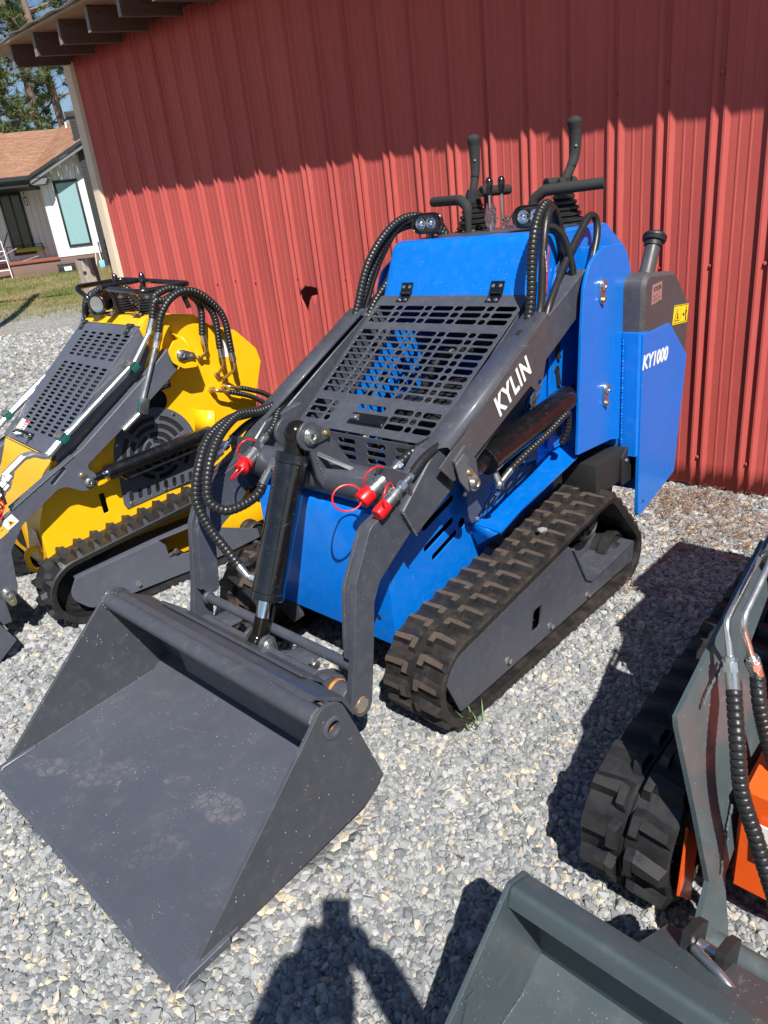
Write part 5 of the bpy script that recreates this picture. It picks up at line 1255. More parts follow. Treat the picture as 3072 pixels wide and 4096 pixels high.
b = B(); p = spline([(.4465, 1.838, 1.255), (.4425, 1.858, 1.34), (.439, 1.874, 1.41)], .02); 
vs = [[b.bm.verts.new(q + Vector((.003, -.004 + s * .008, 0))) for s in (0, 1)] for q in p]
for a, c in zip(vs, vs[1:]): b.bm.faces.new((a[0], a[1], c[1], c[0]))
o = b.out('hose_print', 'hosered', P_); s = o.modifiers.new('t', 'SOLIDIFY'); s.thickness = .0008
text('hose_lettering', 'EN 853 1SN 06 3/8', .0085, (.448, 1.838, 1.40), (0, .10, -.9), (0, 1, .1), 'white', P_, .0004)
# ---------------- auxiliary couplers with red caps
def loop(c, r, axis, parent, th=.0042, squash=1.0, a0=0, a1=2 * pi):
    a_ = Vector(axis).normalized(); u = a_.orthogonal().normalized(); w = a_.cross(u); pts = [Vector(c) + u * r * cos(t) + w * r * squash * sin(t) for t in [a0 + (a1 - a0) * i / 28 for i in range(29)]]
    b = B(); b.tube(pts, th, 8); b.out('cap_strap', 'red', parent)
def coupler(cap, tail, R, parent):
    c = Vector(cap); t = Vector(tail); d = (t - c).normalized(); L_ = (t - c).length
    b = B(); b.lathe(c, t, [(.030, R * .78), (.032, R * .95), (.058, R * .98), (.060, R * .86), (.066, R * .86), (.068, R * .98), (.086, R * .98), (.088, R * .7), (.10, R * .66)], 24); cp_ = b.out('hydraulic_coupler', 'zinc', parent)
    b = B(); b.hexnut(c + d * .10, c + d * .122, R * .9); b.cyl(c + d * .12, c + d * .15, R * .55, n=14); b.hexnut(c + d * .148, c + d * .166, R * .72); b.cyl(c + d * .166, t, R * .42, n=12); b.out('adapter', 'zinc', cp_)
    b = B(); b.lathe(c - d * .012, t, [(0, R * .86), (.003, R * 1.04), (.010, R * 1.10), (.040, R * 1.08), (.046, R * 1.02)], 24); b.out('dust_cap', 'red', cp_)
    return cp_
for sx in (-1, 1):
    ca = coupler((sx * .305, 1.018, .790), (sx * .335, 1.165, .862), .0255, P_)
    loop((sx * .272, .985, .800), .046, (.45 * sx, -.45, .8), ca, .0031); loop((sx * .318, 1.065, .845), .040, (.9, -.2, -.3), ca, .0030)
    cb = coupler((sx * .438, .950, .800), (sx * .440, 1.095, .864), .0195, P_)
    loop((sx * .447, .985, .840), .038, (.9, .35, -.1), cb, .0030)
    b = B(); b.prism([(sx * .295, 1.095), (sx * .445, 1.080), (sx * .445, 1.090), (sx * .295, 1.105)], .800, .875, 'z', .001); b.out('coupler_bracket', 'grey', P_)
    hose('aux_hose', [(sx * .335, 1.165, .862), (sx * .345, 1.215, .885), (sx * .40, 1.30, .925), (sx * .42, 1.38, .955)], .0155, P_); hose('aux_hose', [(sx * .440, 1.095, .864), (sx * .436, 1.17, .895), (sx * .43, 1.28, .915), (sx * .43, 1.36, .95)], .0145, P_, wrap=False)
# ---------------- undercarriage
circ = [(1.135, .168, .150), (2.185, .125, .118), (2.035, .335, .118)]
circ = [(1.135, .175, .155), (2.225, .138, .122), (2.050, .345, .112)]
for sx in (-1, 1):
    xa, xb = (.345, .585) if sx > 0 else (-.585, -.345)
    make_belt('rubber_track', circ, xa, xb, P_, .074, 'rubber', 'lugtop')
    wheel('front_idler', min(sx * .40, sx * .53), max(sx * .40, sx * .53), 1.135, .175, .130, P_)
    wheel('rear_idler', min(sx * .40, sx * .53), max(sx * .40, sx * .53), 2.215, .140, .098, P_, 'dark', .5)
    wheel('drive_sprocket', min(sx * .43, sx * .50), max(sx * .43, sx * .50), 2.050, .345, .083, P_, 'dark', .45, 5, 12)
    for y in (1.35, 1.56, 1.77, 1.98): wheel('track_roller', min(sx * .41, sx * .52), max(sx * .41, sx * .52), y, .088, .062, P_, 'dark', .4)
    fr = fillet([(1.015, .235), (1.085, .070), (2.30, .078), (2.315, .160), (2.285, .178), (2.02, .160), (1.935, .160), (1.895, .185), (1.800, .345), (1.770, .372), (1.735, .372), (1.10, .285), (1.05, .262)], [.02, .012, .01, .005, .005, .02, .04, .05, .03, .02, .02, .02, .02], 5, True)
    sp = plate('track_frame', fr, [slot(1.545, .180, .062, .085, .012, 4, .25)], (sx * .566 - (.010 if sx > 0 else 0), 0, 0), (0, 1, 0), (0, 0, 1), .010, 'grey', P_)
    b = B(); x0, x1 = sorted((sx * .44, sx * .576)); b.prism([(1.895, .187), (1.935, .163), (2.02, .163), (2.285, .181), (2.285, .173), (2.02, .152), (1.93, .152), (1.885, .18), (1.79, .348), (1.797, .352)], x0, x1, 'x', .001); b.out('frame_shelf', 'grey', sp)
    b = B(); x0, x1 = sorted((sx * .36, sx * .45)); b.box(x0, x1, 1.12, 2.20, .12, .24, .006); b.out('track_beam', 'grey', P_)
    for y, z in ((1.351, .116), (1.626, .108), (1.905, .103)): bolts('frame_bolt', [(sx * .566, y, z)], (sx, 0, 0), sp, .0095, .014, 'zinc')
# a pebble lying on the belt
st_ = bmesh.new(); bmesh.ops.create_icosphere(st_, subdivisions=1, radius=.02)
for v in st_.verts: v.co = Vector((v.co.x * 1.1, v.co.y * .8, v.co.z * .55))
k = NT('grey_stone'); k.set(col=k.ramp(k.noise(30, 5, .6, k.obj()), [(.3, (.17, .18, .19)), (.7, (.27, .27, .27))]), rough=.85); MAT['pebble'] = k.m
o = link('pebble', bm_mesh('pebble', st_, 5), 'pebble', label='single grey stone lying on the blue loader track', cat='stone')
o.location = Matrix.Translation(MO) @ Matrix.Rotation(MA, 4, 'Z') @ Vector((.485, 1.72, .442))
# ================================================================ YELLOW LOADER
YO = Vector((-2.18743825, 2.84023461, 0)); YA = radians(-50)
YL = empty('yellow_loader', YO, YA, 'yellow compact track loader with silver hydraulic pipes along its grey arms, at the left', 'compact track loader', 'compact track loaders parked on the gravel')
Q = YL
MAT['silverpipe'] = MAT['tubezinc']
circ = [(.668, .168, .150), (1.87, .128, .115), (1.70, .325, .105)]
for sx in (-1, 1):
    xa, xb = (.300, .500) if sx > 0 else (-.500, -.300)
    make_belt('rubber_track', circ, xa, xb, Q, .082, 'rubber2', 'lugtop2', 'hook', lug_h=.030)
    wheel('front_idler', *sorted((sx * .36, sx * .43)), .668, .168, .128, Q, 'dark', .3, 5)
    wheel('rear_idler', *sorted((sx * .36, sx * .44)), 1.87, .13, .095, Q)
    wheel('drive_sprocket', *sorted((sx * .38, sx * .42)), 1.70, .325, .08, Q, 'dark', .45, 5, 12)
    for y in (.93, 1.14, 1.36, 1.58): wheel('track_roller', *sorted((sx * .37, sx * .47)), y, .082, .058, Q, 'dark', .4)
    fr = fillet([(.590, .16), (.640, .236), (1.045, .258), (1.072, .225), (1.078, .150), (1.20, .140), (1.24, .205), (1.36, .205), (1.575, .115), (1.58, .065), (1.20, .045), (.893, .056), (.67, .066)], [.06, .005, .01, .01, .012, .02, .02, .03, .01, .01, .01, .02, .07], 6, True)
    b = B(); b.prism(fr, *sorted((sx * .478, sx * .488)), 'x', .0012); tf = b.out('track_frame', 'slate', Q)
    b = B(); b.prism([(.640, .238), (1.045, .260), (1.30, .262), (1.30, .256), (1.045, .253), (.640, .231)], *sorted((sx * .345, sx * .4775)), 'x', .001); b.out('frame_flange', 'slate', tf)
    b = B(); b.box(*sorted((sx * .30, sx * .38)), .65, 1.85, .10, .22, .006); b.out('track_beam', 'yellow', Q)
    for y, z in ((.90, .092), (1.115, .175), (1.36, .14)): bolts('frame_bolt', [(sx * .488, y, z)], (sx, 0, 0), tf, .010, .012, 'zinc')
    # body side
    bs = fillet([(.600, .22), (.605, .45), (.748, .742), (1.272, 1.205), (1.303, 1.243), (1.38, 1.243), (1.545, 1.212), (1.62, 1.15), (1.66, 1.118), (1.752, 1.100), (1.850, .995), (1.868, .925), (1.80, .74), (1.75, .22)], [.01, .03, 0, .01, .01, .03, .04, .03, .03, .02, .05, .05, .02, 0], 6, True)
    holes = [slot(.898, .468, .026, .098, .006, 3), circle(1.262, .862, .056, 28), slot(.80, .262, .10, .035)]
    plate('body_side', bs, holes, (sx * .330 - (.006 if sx > 0 else 0), 0, 0), (0, 1, 0), (0, 0, 1), .006, 'yellow', Q, .001)
    b = B(); b.prism([(1.855, .99), (1.87, .92), (1.80, .74), (1.75, .30), (1.745, .30), (1.79, .74), (1.855, .92), (1.84, .99)], *sorted((0, sx * .326)), 'x', 0); b.out('body_back', 'yellow', Q)
    # louvred cheek between the door and the arm
    ls = []
    for r in range(4):
        for c in range(13):
            y = .80 + c * .040 + r * .030; z = .757 + c * .033 - r * .0 + (.02 - r * .028)
            if z < .70 + (y - .76) * .78 and y < 1.22: ls.append(rot2(slot(y, z, .026, .006), .30, (y, z)))
    cp_ = fillet([(.733, .746), (1.258, 1.207), (1.285, 1.10), (1.16, .90), (.90, .72), (.76, .70)], 0, 1, True)
    plate('cheek_panel', cp_, ls, (sx * .338 - (.004 if sx > 0 else 0), 0, 0), (0, 1, 0), (0, 0, 1), .004, 'slate', Q, .0006)
    # fan guard
    vc = (1.205, .628); vh = []
    for r0 in (.150, .112, .074, .040):
        r1 = r0 + .023; nseg = 6 if r0 > .1 else 4
        for k in range(nseg):
            a0 = 2 * pi * k / nseg + .30 + .08; a1 = 2 * pi * (k + 1) / nseg + .30 - .06 - .004 / r0
            if r0 == .150 and sin((a0 + a1) / 2) < -.45: continue
            m = 10; vh.append([(vc[0] + r1 * cos(a0 + (a1 - a0) * i / m), vc[1] + r1 * sin(a0 + (a1 - a0) * i / m)) for i in range(m + 1)] + [(vc[0] + r0 * cos(a1 - (a1 - a0) * i / m), vc[1] + r0 * sin(a1 - (a1 - a0) * i / m)) for i in range(m + 1)])
    for k in range(9): vh.append(rot2(slot(1.03 + k * .045, .455, .022, .048), -.1, (1.03 + k * .045, .455)))
    gpo = [(vc[0] + .212 * cos(a), vc[1] + .212 * sin(a)) for a in [radians(-12) + radians(204) * i / 36 for i in range(37)]] + [(.985, .43), (.995, .405), (1.40, .44), (1.413, .46)]
    fg = plate('fan_guard', gpo, vh, (sx * .337 - (.006 if sx > 0 else 0), 0, 0), (0, 1, 0), (0, 0, 1), .006, 'slate', Q, .0008)
    b = B(); x0, x1 = sorted((sx * .322, sx * .334)); b.cyl((x0, *vc), (x1, *vc), .185, n=40); b.box(x0, x1, 1.0, 1.40, .42, .60, 0); b.out('fan_screen', 'blackmatt', fg)
    for a in (.2, .9, 2.0, 2.7): bolts('guard_bolt', [(sx * .337, vc[0] + .197 * cos(a), vc[1] + .197 * sin(a))], (sx, 0, 0), fg, .007, .004, 'zinc')
    bolts('guard_bolt', [(sx * .337, 1.02, .425), (sx * .337, 1.20, .435)], (sx, 0, 0), fg, .007, .004, 'zinc')
    # arm
    ap = fillet([(.352, .225), (.400, .215), (.425, .27), (.445, .43), (.52, .525), (.70, .625), (.735, .622), (.80, .578), (.865, .585), (.872, .64), (.835, .682), (1.20, .895), (1.365, 1.00), (1.385, 1.07), (1.34, 1.105), (1.22, 1.015), (.84, .765), (.66, .682), (.50, .605), (.42, .555), (.372, .44), (.350, .30)], [.035, .035, .05, .05, .04, .03, .03, .03, .035, .03, .02, 0, .05, .05, .02, 0, .03, 0, .02, .03, .05, .03], 5, True)
    ar = plate('loader_arm', ap, [rot2(slot(.715, .680, .090, .016), .62, (.715, .68))], (sx * .418 - (.012 if sx > 0 else 0), 0, 0), (0, 1, 0), (0, 0, 1), .012, 'slate', Q, .0015)
    b = B(); b.prism([(.50, .60), (.66, .676), (.84, .758), (1.22, 1.008), (1.335, 1.095), (1.36, 1.01), (1.20, .90), (.84, .69), (.52, .53)], *sorted((sx * .350, sx * .4055)), 'x', .003); b.out('arm_beam', 'slate', ar)
    b = B(); b.prism(fillet([(.36, .24), (.41, .23), (.44, .43), (.52, .53), (.50, .60), (.42, .55), (.372, .44)], .02, 4, True), *sorted((sx * .385, sx * .405)), 'x', .002); b.out('arm_plate', 'slate', ar)
    weld([(sx * .4195, .50, .603), (sx * .4195, .66, .680), (sx * .4195, .80, .745)], ar, .004)
    if sx > 0: pin_tab('front_pin', (.419, .378, .258), 1, radians(-80), Q, .026, .045); pin_tab('cylinder_pin', (.419, .832, .615), 1, radians(120), Q, .024, .042)
    # arm pivot ear
    b = B(); b.prism(fillet([(1.325, 1.09), (1.335, 1.035), (1.385, .998), (1.450, .992), (1.465, 1.01), (1.408, 1.135), (1.360, 1.130)], [.03, .04, .03, .01, .01, .02, .02], 6, True), *sorted((sx * .430, sx * .438)), 'x', .0012); pe = b.out('pivot_ear', 'yellow', Q)
    b = B(); g = [(1.408, 1.135), (1.465, 1.01), (1.50, 1.02), (1.43, 1.16)]; 
    vs = [b.bm.verts.new(v) for v in ((sx * .434, 1.408, 1.133), (sx * .434, 1.465, 1.01), (sx * .332, 1.50, 1.0), (sx * .332, 1.40, 1.155))]; b.bm.faces.new(vs); o = b.out('ear_web', 'yellow', pe); s = o.modifiers.new('t', 'SOLIDIFY'); s.thickness = .008
    if sx > 0: pin_tab('pivot_pin', (.438, 1.385, 1.060), 1, radians(-14), Q, .027, .052)
    # lift cylinder
    c0 = Vector((sx * .400, .832, .615)); c1 = Vector((sx * .395, 1.56, .665)); dd = (c1 - c0).normalized()
    b = B(); b.cyl(c0 + dd * .10, c0 + dd * .66, .034, n=28, bev=.003); lc = b.out('lift_cylinder', 'blackpaint', Q)
    b = B(); b.cyl(c0, c0 + dd * .07, .020, n=18); b.out('rod_end', 'blackpaint', lc); b = B(); b.cyl(c0 + dd * .07, c0 + dd * .105, .022, n=20); b.out('chrome_rod', 'chrome', lc)
    b = B(); b.cyl(c0 + dd * .09, c0 + dd * .125, .037, n=28, bev=.002); b.out('gland', 'blackpaint', lc)
    b = B(); b.tube(fillet([tuple(c0 + dd * .15 + Vector((0, 0, -.03))), tuple(c0 + dd * .18 + Vector((0, 0, -.062))), tuple(c0 + dd * .55 + Vector((0, 0, -.058))), tuple(c0 + dd * .62 + Vector((0, 0, -.03)))], .02), .008, 8); b.out('feed_pipe', 'blackpaint', lc)
    b = B(); vs = [(sx * .333, 1.49, .80), (sx * .40, 1.50, .775), (sx * .40, 1.47, .67), (sx * .333, 1.44, .66)]
    g = [b.bm.verts.new(v) for v in ((sx * .333, 1.45, .775), (sx * .43, 1.50, .765), (sx * .43, 1.485, .64), (sx * .333, 1.42, .64))]; b.bm.faces.new(g); o = b.out('cylinder_ear', 'yellow', Q); s = o.modifiers.new('t', 'SOLIDIFY'); s.thickness = .010
    # silver pipes
    for k, dx in enumerate((.0, .026)):
        x = sx * (.372 + dx)
        pts = [(x, 1.288 - .012 * k, 1.185 + .0 * k), (x, 1.195 - .02 * k, 1.065 + .006 * k), (x, .765, .812), (x, .700, .766), (x, .652, .795), (x, .610, .793), (x, .52, .740)]
        b = B(); b.tube(fillet(pts, [0, .05, 0.03, .03, .03, .03, 0], 6), .0122, 12); b.out('hydraulic_pipe', 'silverpipe', Q)
    b = B(); x = sx * .424; b.tube(fillet([(x, 1.278, 1.125), (x, 1.16, .905), (x, 1.135, .850), (x, 1.04, .795)], .04, 6), .0105, 12); b.out('hydraulic_pipe', 'silverpipe', Q)
    for (y, z) in ((1.165, 1.052), (.785, .828)):
        M_ = Matrix.Translation((sx * .386, y, z)) @ Matrix.Rotation(.57, 4, 'X')
        b = B(); b.box(-.030, .030, -.020, .020, -.017, .017, .002, M_); cl = b.out('pipe_clamp', 'greenclamp', Q)
        b = B(); b.box(-.034, .034, -.016, .016, .018, .022, .001, M_); b.out('clamp_plate', 'zinc', cl); b = B(); b.hexnut(M_ @ Vector((0, 0, .022)), M_ @ Vector((0, 0, .032)), .009); b.out('clamp_bolt', 'brass', cl)
    M_ = Matrix.Translation((sx * .424, 1.15, .88)) @ Matrix.Rotation(1.2, 4, 'X'); b = B(); b.box(-.022, .022, -.03, .03, -.018, .018, .002, M_); cl = b.out('pipe_clamp', 'greenclamp', Q)
    b = B(); b.box(.0225 * sx - .002, .0225 * sx + .002, -.036, .036, -.022, .022, .001, M_); b.out('clamp_plate', 'zinc', cl)
    # hoses arching back from the pipes
    ends = [(1.535, 1.052), (1.610, .955), (1.640, .925)]
    tops = [(1.288, 1.185, .372, 1.40, 1.352, 1.545, 1.12), (1.276, 1.185, .398, 1.43, 1.330, 1.61, 1.045), (1.278, 1.125, .424, 1.45, 1.335, 1.655, 1.02)]
    for k, ((ey, ez), (y, z, x, ty, tz, fy, fz)) in enumerate(zip(ends, tops)):
        x *= sx; b = B(); d_ = Vector((0, .45, .9)).normalized(); p = Vector((x, y, z)); b.hexnut(p - d_ * .01, p + d_ * .022, .0155); b.cyl(p + d_ * .02, p + d_ * .062, .0145, n=16, bev=.001); b.out('hose_ferrule', 'zinc', Q)
        q = p + d_ * .06
        hose('arch_hose', [q, (x, q.y + .03, q.z + .05 + .02), (x, ty - .05, tz - .022), (x + sx * .004, ty + .03, tz), (x + sx * .006, ty + .11, tz - .035), (x + sx * .004, (ty + .11 + fy) / 2 + .035, (tz - .035 + fz) / 2 + .03), (x, fy, fz)], .0165, Q)
        b = B(); b.cyl((x, fy, fz), (x, fy + .003, fz - .045), .0145, n=16, bev=.001); b.out('hose_ferrule', 'zinc', Q)
        b = B(); b.tube(fillet([(x, fy + .003, fz - .045), (x, fy + .004, fz - .085), (sx * .345, ey - .01, ez - .04), (sx * .333, ey - .012, ez - .04)], .018, 5), .008, 10); b.hexnut((sx * .334, ey - .012, ez - .040), (sx * .352, ey - .011, ez - .040), .014); b.out('elbow_pipe', 'brass', Q)
    for (y, z) in ((1.552, .848), (1.622, .850)):
        b = B(); b.hexnut((sx * .334, y, z), (sx * .36, y, z), .015); b.tube(fillet([(sx * .36, y, z), (sx * .385, y, z), (sx * .392, y + .06, z - .02)], .015), .009, 10); b.out('elbow_pipe', 'brass', Q)
        hose('rear_hose', [(sx * .392, y + .06, z - .02), (sx * .395, y + .11, z - .04), (sx * .39, y + .20, z - .085), (sx * .38, y + .30, z - .17), (sx * .36, y + .34, z - .26)], .0135, Q)
    # block of couplers at the arm front
    for k in range(6):
        row, colm = divmod(k, 3); x = sx * (.345 + .034 * colm); y = .560 - .012 * colm - row * .020; z = .742 - .034 * row
        b = B(); p = Vector((x, y, z)); dd2 = Vector((0, -.80, -.60)).normalized(); cf = None
        b.hexnut(p, p + dd2 * .026, .0175); b.cyl(p + dd2 * .026, p + dd2 * .034, .012, n=14); b.hexnut(p + dd2 * .034, p + dd2 * .058, .0185); b.cyl(p + dd2 * .058, p + dd2 * .066, .014, n=14); b.cyl(p + dd2 * .066, p + dd2 * .100, .0185, n=18, bev=.002); b.cyl(p + dd2 * .100, p + dd2 * .108, .015, n=14); b.cyl(p + dd2 * .108, p + dd2 * .140, .0195, n=18, bev=.002)
        cf = b.out('hydraulic_coupler', 'tubezinc', Q)
        if colm != 1:
            b = B(); b.cyl(p + dd2 * .136, p + dd2 * .175, .021, n=18, bev=.004); b.out('dust_cap', 'red', cf); loop(p + dd2 * .12 + Vector((sx * .022, 0, -.03)), .036, (1, .25, 0), cf, .003)
    b = B(); b.prism([(sx * .335, .485), (sx * .45, .475), (sx * .45, .483), (sx * .335, .493)], .640, .72, 'z', .001); b.out('coupler_bracket', 'blackmatt', Q)
# stickers on the arm
b = B(); b.prism(rot2([(.450, .532), (.506, .532), (.506, .576), (.450, .576)], .46, (.478, .55)), .4182, .4190, 'x', 0); s1 = b.out('warning_sticker', 'white', Q)
b = B(); b.prism(rot2([(.462, .538), (.494, .538), (.478, .568)], .46, (.478, .55)), .4190, .4194, 'x', 0); b.out('triangle', 'sticker_orange', s1)
b = B(); b.prism(rot2([(.473, .545), (.484, .545), (.481, .556), (.475, .554)], .46, (.478, .55)), .4194, .4198, 'x', 0); b.out('figure', 'sticker_black', s1)
b = B(); b.prism(rot2([(.405, .510), (.449, .510), (.449, .565), (.405, .565)], .46, (.44, .54)), .4182, .4190, 'x', 0); s2 = b.out('warning_sticker', 'sticker_orange', Q)
b = B(); b.prism(rot2([(.414, .530), (.420, .530), (.424, .548), (.418, .552), (.412, .546)], .46, (.44, .54)), .4190, .4194, 'x', 0); b.out('figure', 'sticker_black', s2)
b = B(); b.prism(rot2([(.428, .533), (.442, .531), (.442, .533), (.428, .536)], .46, (.44, .54)), .4190, .4194, 'x', 0); b.out('figure', 'sticker_black', s2)
# round-hole sticker
b = B(); b.prism(rot2([(1.275, .905), (1.350, .905), (1.350, .945), (1.275, .945)], .10, (1.30, .92)), .3305, .3312, 'x', 0); s3 = b.out('warning_sticker', 'sticker_black', Q)
b = B(); b.prism(rot2([(1.300, .925), (1.344, .925), (1.344, .941), (1.300, .941)], .10, (1.30, .92)), .3312, .3316, 'x', 0); b.out('red_band', 'white', s3)
text('warning_lettering', 'WARNING', .011, (.3318, 1.301, .929), (0, 1, .1), (0, 0, 1), 'sticker_red', s3, .0003); text('warning_lettering', 'KEEP CLEAR', .011, (.3314, 1.280, .911), (0, 1, .1), (0, 0, 1), 'white', s3, .0003)
b = B(); b.prism(fillet([(1.648, 1.075), (1.715, 1.06), (1.725, .975), (1.655, .985)], .008, 3, True), .3305, .3312, 'x', 0); b.out('data_sticker', 'white', Q)
# interior and top
b = B(); b.prism([(.76, .70), (1.26, 1.14), (1.70, 1.05), (1.70, .24), (.64, .24), (.64, .42)], -.30, .30, 'x', 0); b.out('slot_shade_liner', 'blackmatt', Q)  # black liner added so the inside looks shaded through the door slots
b = B(); b.box(-.20, .22, .95, 1.55, .45, .85, .02); b.out('engine_block', 'dark', Q); b = B(); b.cyl((-.05, .93, .70), (.1, .93, .70), .05, n=20); b.out('air_filter', 'coolant', Q)
b = B(); b.box(-.322, .322, .62, 1.80, .20, .21, 0); b.out('belly_plate', 'blackmatt', Q)
b = B(); b.prism([(1.262, 1.212), (1.30, 1.247), (1.38, 1.246), (1.545, 1.214), (1.62, 1.152), (1.75, 1.102), (1.85, .99), (1.84, .985), (1.745, 1.094), (1.615, 1.144), (1.54, 1.206), (1.38, 1.238), (1.305, 1.238), (1.27, 1.205)], -.324, .324, 'x', .001); b.out('top_cover', 'yellow', Q)
TY = Vector((0, .526, .461)).normalized(); YN = Vector((1, 0, 0)).cross(TY); Y0 = Vector((0, .733, .747))
hy = None
def hy_(v): return .343 - (.343 - .326) * v / .70
yh = [slot(-.197 + c * .0965, .085 + r * .0218, .060, .0125, .003, 2, -.0) for r in range(18) for c in range(6)] + [slot(-.197 + c * .0965, .510 + r * .0218, .060, .0125, .003, 2) for r in range(7) for c in range(6)]
yd = plate('grille_door', fillet([(-.343, .0), (.343, .0), (.339, .700), (-.339, .700)], .006, 3, True), yh, tuple(Y0), (1, 0, 0), TY, .0035, 'slate', Q, .0006)
def ydp(x, v, h=0): return Y0 + Vector((x, 0, 0)) + TY * v + YN * (h + .0035)
YM = Matrix((Vector((1, 0, 0)), TY, YN)).transposed().to_4x4()
for hx in (-.290, .262):
    b = B(); b.box(-.022, .022, -.040, .008, 0, .006, .002, Matrix.Translation(ydp(hx, .69)) @ YM); b.cyl(ydp(hx - .03, .70, .004), ydp(hx + .03, .70, .004), .008, n=12); b.box(-.04, .04, -.012, .012, 0, .005, .001, Matrix.Translation((hx, 1.30, 1.249))); hg = b.out('hinge', 'blackpaint', Q)
    for dx in (-.011, .011): b = B(); b.cyl(ydp(hx + dx, .668, .006), ydp(hx + dx, .668, .010), .006, n=12); b.out('hinge_screw', 'brass', hg)
    for dx in (-.03, .03): b = B(); b.hexnut((hx + dx, 1.30, 1.253), (hx + dx, 1.30, 1.262), .008); b.out('hinge_screw', 'brass', hg)
b = B(); b.box(-.06, .06, -.016, .016, 0, .004, .001, Matrix.Translation(ydp(-.03, .045)) @ YM); b.box(-.052, .052, -.011, .011, .004, .007, .002, Matrix.Translation(ydp(-.03, .045)) @ YM); yl_ = b.out('door_latch', 'blackpaint', yd)
b = B(); p = spline([ydp(.0, .048, .008), ydp(-.05, .046, .03), ydp(-.12, .040, .035), ydp(-.155, .030, .03)], .008); b.tube(p, .008, 8); b.out('latch_lever', 'blackpaint', yl_)
b = B(); b.cyl(ydp(.015, .045, .006), ydp(.015, .03, .03), .004, n=8); b.box(.005, .025, -.02, .005, .02, .022, .001, Matrix.Translation(ydp(0, .03)) @ YM); b.out('key', 'zinc', yl_)
b = B(); b.box(-.245, -.135, .045, .130, .0002, .001, 0, Matrix.Translation(ydp(.0, -.02)) @ YM); ys = b.out('danger_sticker', 'white', yd)
b = B(); b.box(-.185, -.135, .104, .130, .0011, .0016, 0, Matrix.Translation(ydp(.0, -.02)) @ YM); b.out('danger_band', 'sticker_red', ys)
b = B(); b.prism([(-.238, .040), (-.196, .040), (-.216, .085)], .0011, .0016, 'z', 0, Matrix.Translation(ydp(0, 0)) @ YM); b.out('triangle', 'sticker_orange', ys)
text('danger_lettering', 'DANGER', .0125, tuple(ydp(-.183, .088, .0018)), (1, 0, 0), TY, 'white', ys, .0003)
for k in range(3): b = B(); b.box(-.182, -.145, .072 - k * .014, .077 - k * .014, .0011, .0014, 0, Matrix.Translation(ydp(0, 0)) @ YM); b.out('print_line', 'sticker_black', ys)
# nose below the door
b = B(); b.prism([(.733, .742), (.600, .46), (.592, .23), (.600, .23), (.610, .455), (.742, .735)], -.326, .326, 'x', .001); b.out('front_panel', 'yellow', Q)
b = B(); b.prism([(.728, .735), (.745, .75), (.752, .745), (.738, .725)], -.34, .34, 'x', .001); b.out('rubber_seal', 'blackmatt', Q)
to = [(.585 + .0, .0)]
tw_o = slot(.0, .290, .090, .130, .045, 6); tw_i = slot(.0, .290, .046, .084, .023, 6)
te = plate('tow_eye', tw_o, [tw_i], (.235, .566, .0), (.12, 1, 0), (0, .0, 1), .016, 'yellow', Q, .003)
b = B(); b.prism([(-.02, .28), (.10, .28), (.10, .44), (.02, .44)], .584, .588, 'y', 0); o = b.out('warning_sticker', 'sticker_black', Q); o.location = (-.08, 0, 0)
b = B(); b.box(.22, .285, .588, .590, .33, .43, 0); o = b.out('info_sticker', 'plate_metal', Q)
# guard frame, levers, lamp
gp = fillet([(-.155, 1.262, 1.252), (-.155, 1.252, 1.33), (-.235, 1.225, 1.385), (-.27, 1.50, 1.385), (.335, 1.56, 1.355), (.335, 1.30, 1.355), (.03, 1.285, 1.368), (.02, 1.31, 1.33), (.02, 1.31, 1.25)], [0, .03, .03, .04, .04, .04, .02, .03, 0], 6)
b = B(); b.tube(gp, .0125, 12); gf = b.out('guard_frame', 'blackpaint', Q)
b = B(); b.tube(fillet([(.335, 1.50, 1.355), (.345, 1.52, 1.25)], 0), .0125, 10); b.tube([(-.05, 1.50, 1.383), (-.04, 1.28, 1.376)], .0125, 10); b.out('guard_brace', 'blackpaint', gf)
for x in (-.155, .02): b = B(); b.box(x - .035, x + .035, 1.25, 1.33, 1.248, 1.254, .001); b.out('guard_foot', 'blackpaint', gf); bolts('guard_bolt', [(x - .022, 1.29, 1.254), (x + .022, 1.27, 1.254)], (0, 0, 1), gf, .007, .007, 'brass')
for x, y in ((-.085, 1.385), (.185, 1.40)):
    prof = [(0, .062), (.005, .065)]; zz = .005
    for k in range(6): r = .060 * (1 - .07 * k); prof += [(zz, r * .84), (zz + .005, r), (zz + .009, r * .9)]; zz += .012
    prof += [(zz, .036), (zz + .012, .028), (zz + .022, .010)]
    b = B(); b.lathe((x, y, 1.24), (x, y, 2), prof, 20); bt = b.out('lever_boot', 'hose', Q)
    b = B(); b.cyl((x, y, 1.31), (x, y - .005, 1.37), .006, n=10); b.out('lever_rod', 'zinc', bt); b = B(); b.lathe((x, y - .005, 1.36), (x, y - .006, 2), [(0, .007), (.01, .011), (.04, .0155), (.06, .012), (.07, .004)], 16); b.out('knob', 'blackpaint', bt)
b = B(); b.lathe((-.09, 1.262, 1.300), (-.16, 1.39, 1.30), [(0, .040), (.004, .0445), (.02, .044), (.03, .038), (.10, .036), (.13, .02)], 24); wl = b.out('work_light', 'blackpaint', Q)
b = B(); dl = (Vector((-.16, 1.39, 1.30)) - Vector((-.09, 1.262, 1.30))).normalized(); b.lathe(Vector((-.09, 1.262, 1.300)) - dl * .008, (-.16, 1.39, 1.30), [(0, .030), (.004, .042), (.012, .043)], 24); b.out('lens', 'glass', wl); b = B(); b.lathe(Vector((-.09, 1.262, 1.300)) - dl * .001, (-.16, 1.39, 1.30), [(0, .038), (.001, .022), (.002, .008)], 20); b.out('reflector', 'chrome', wl)
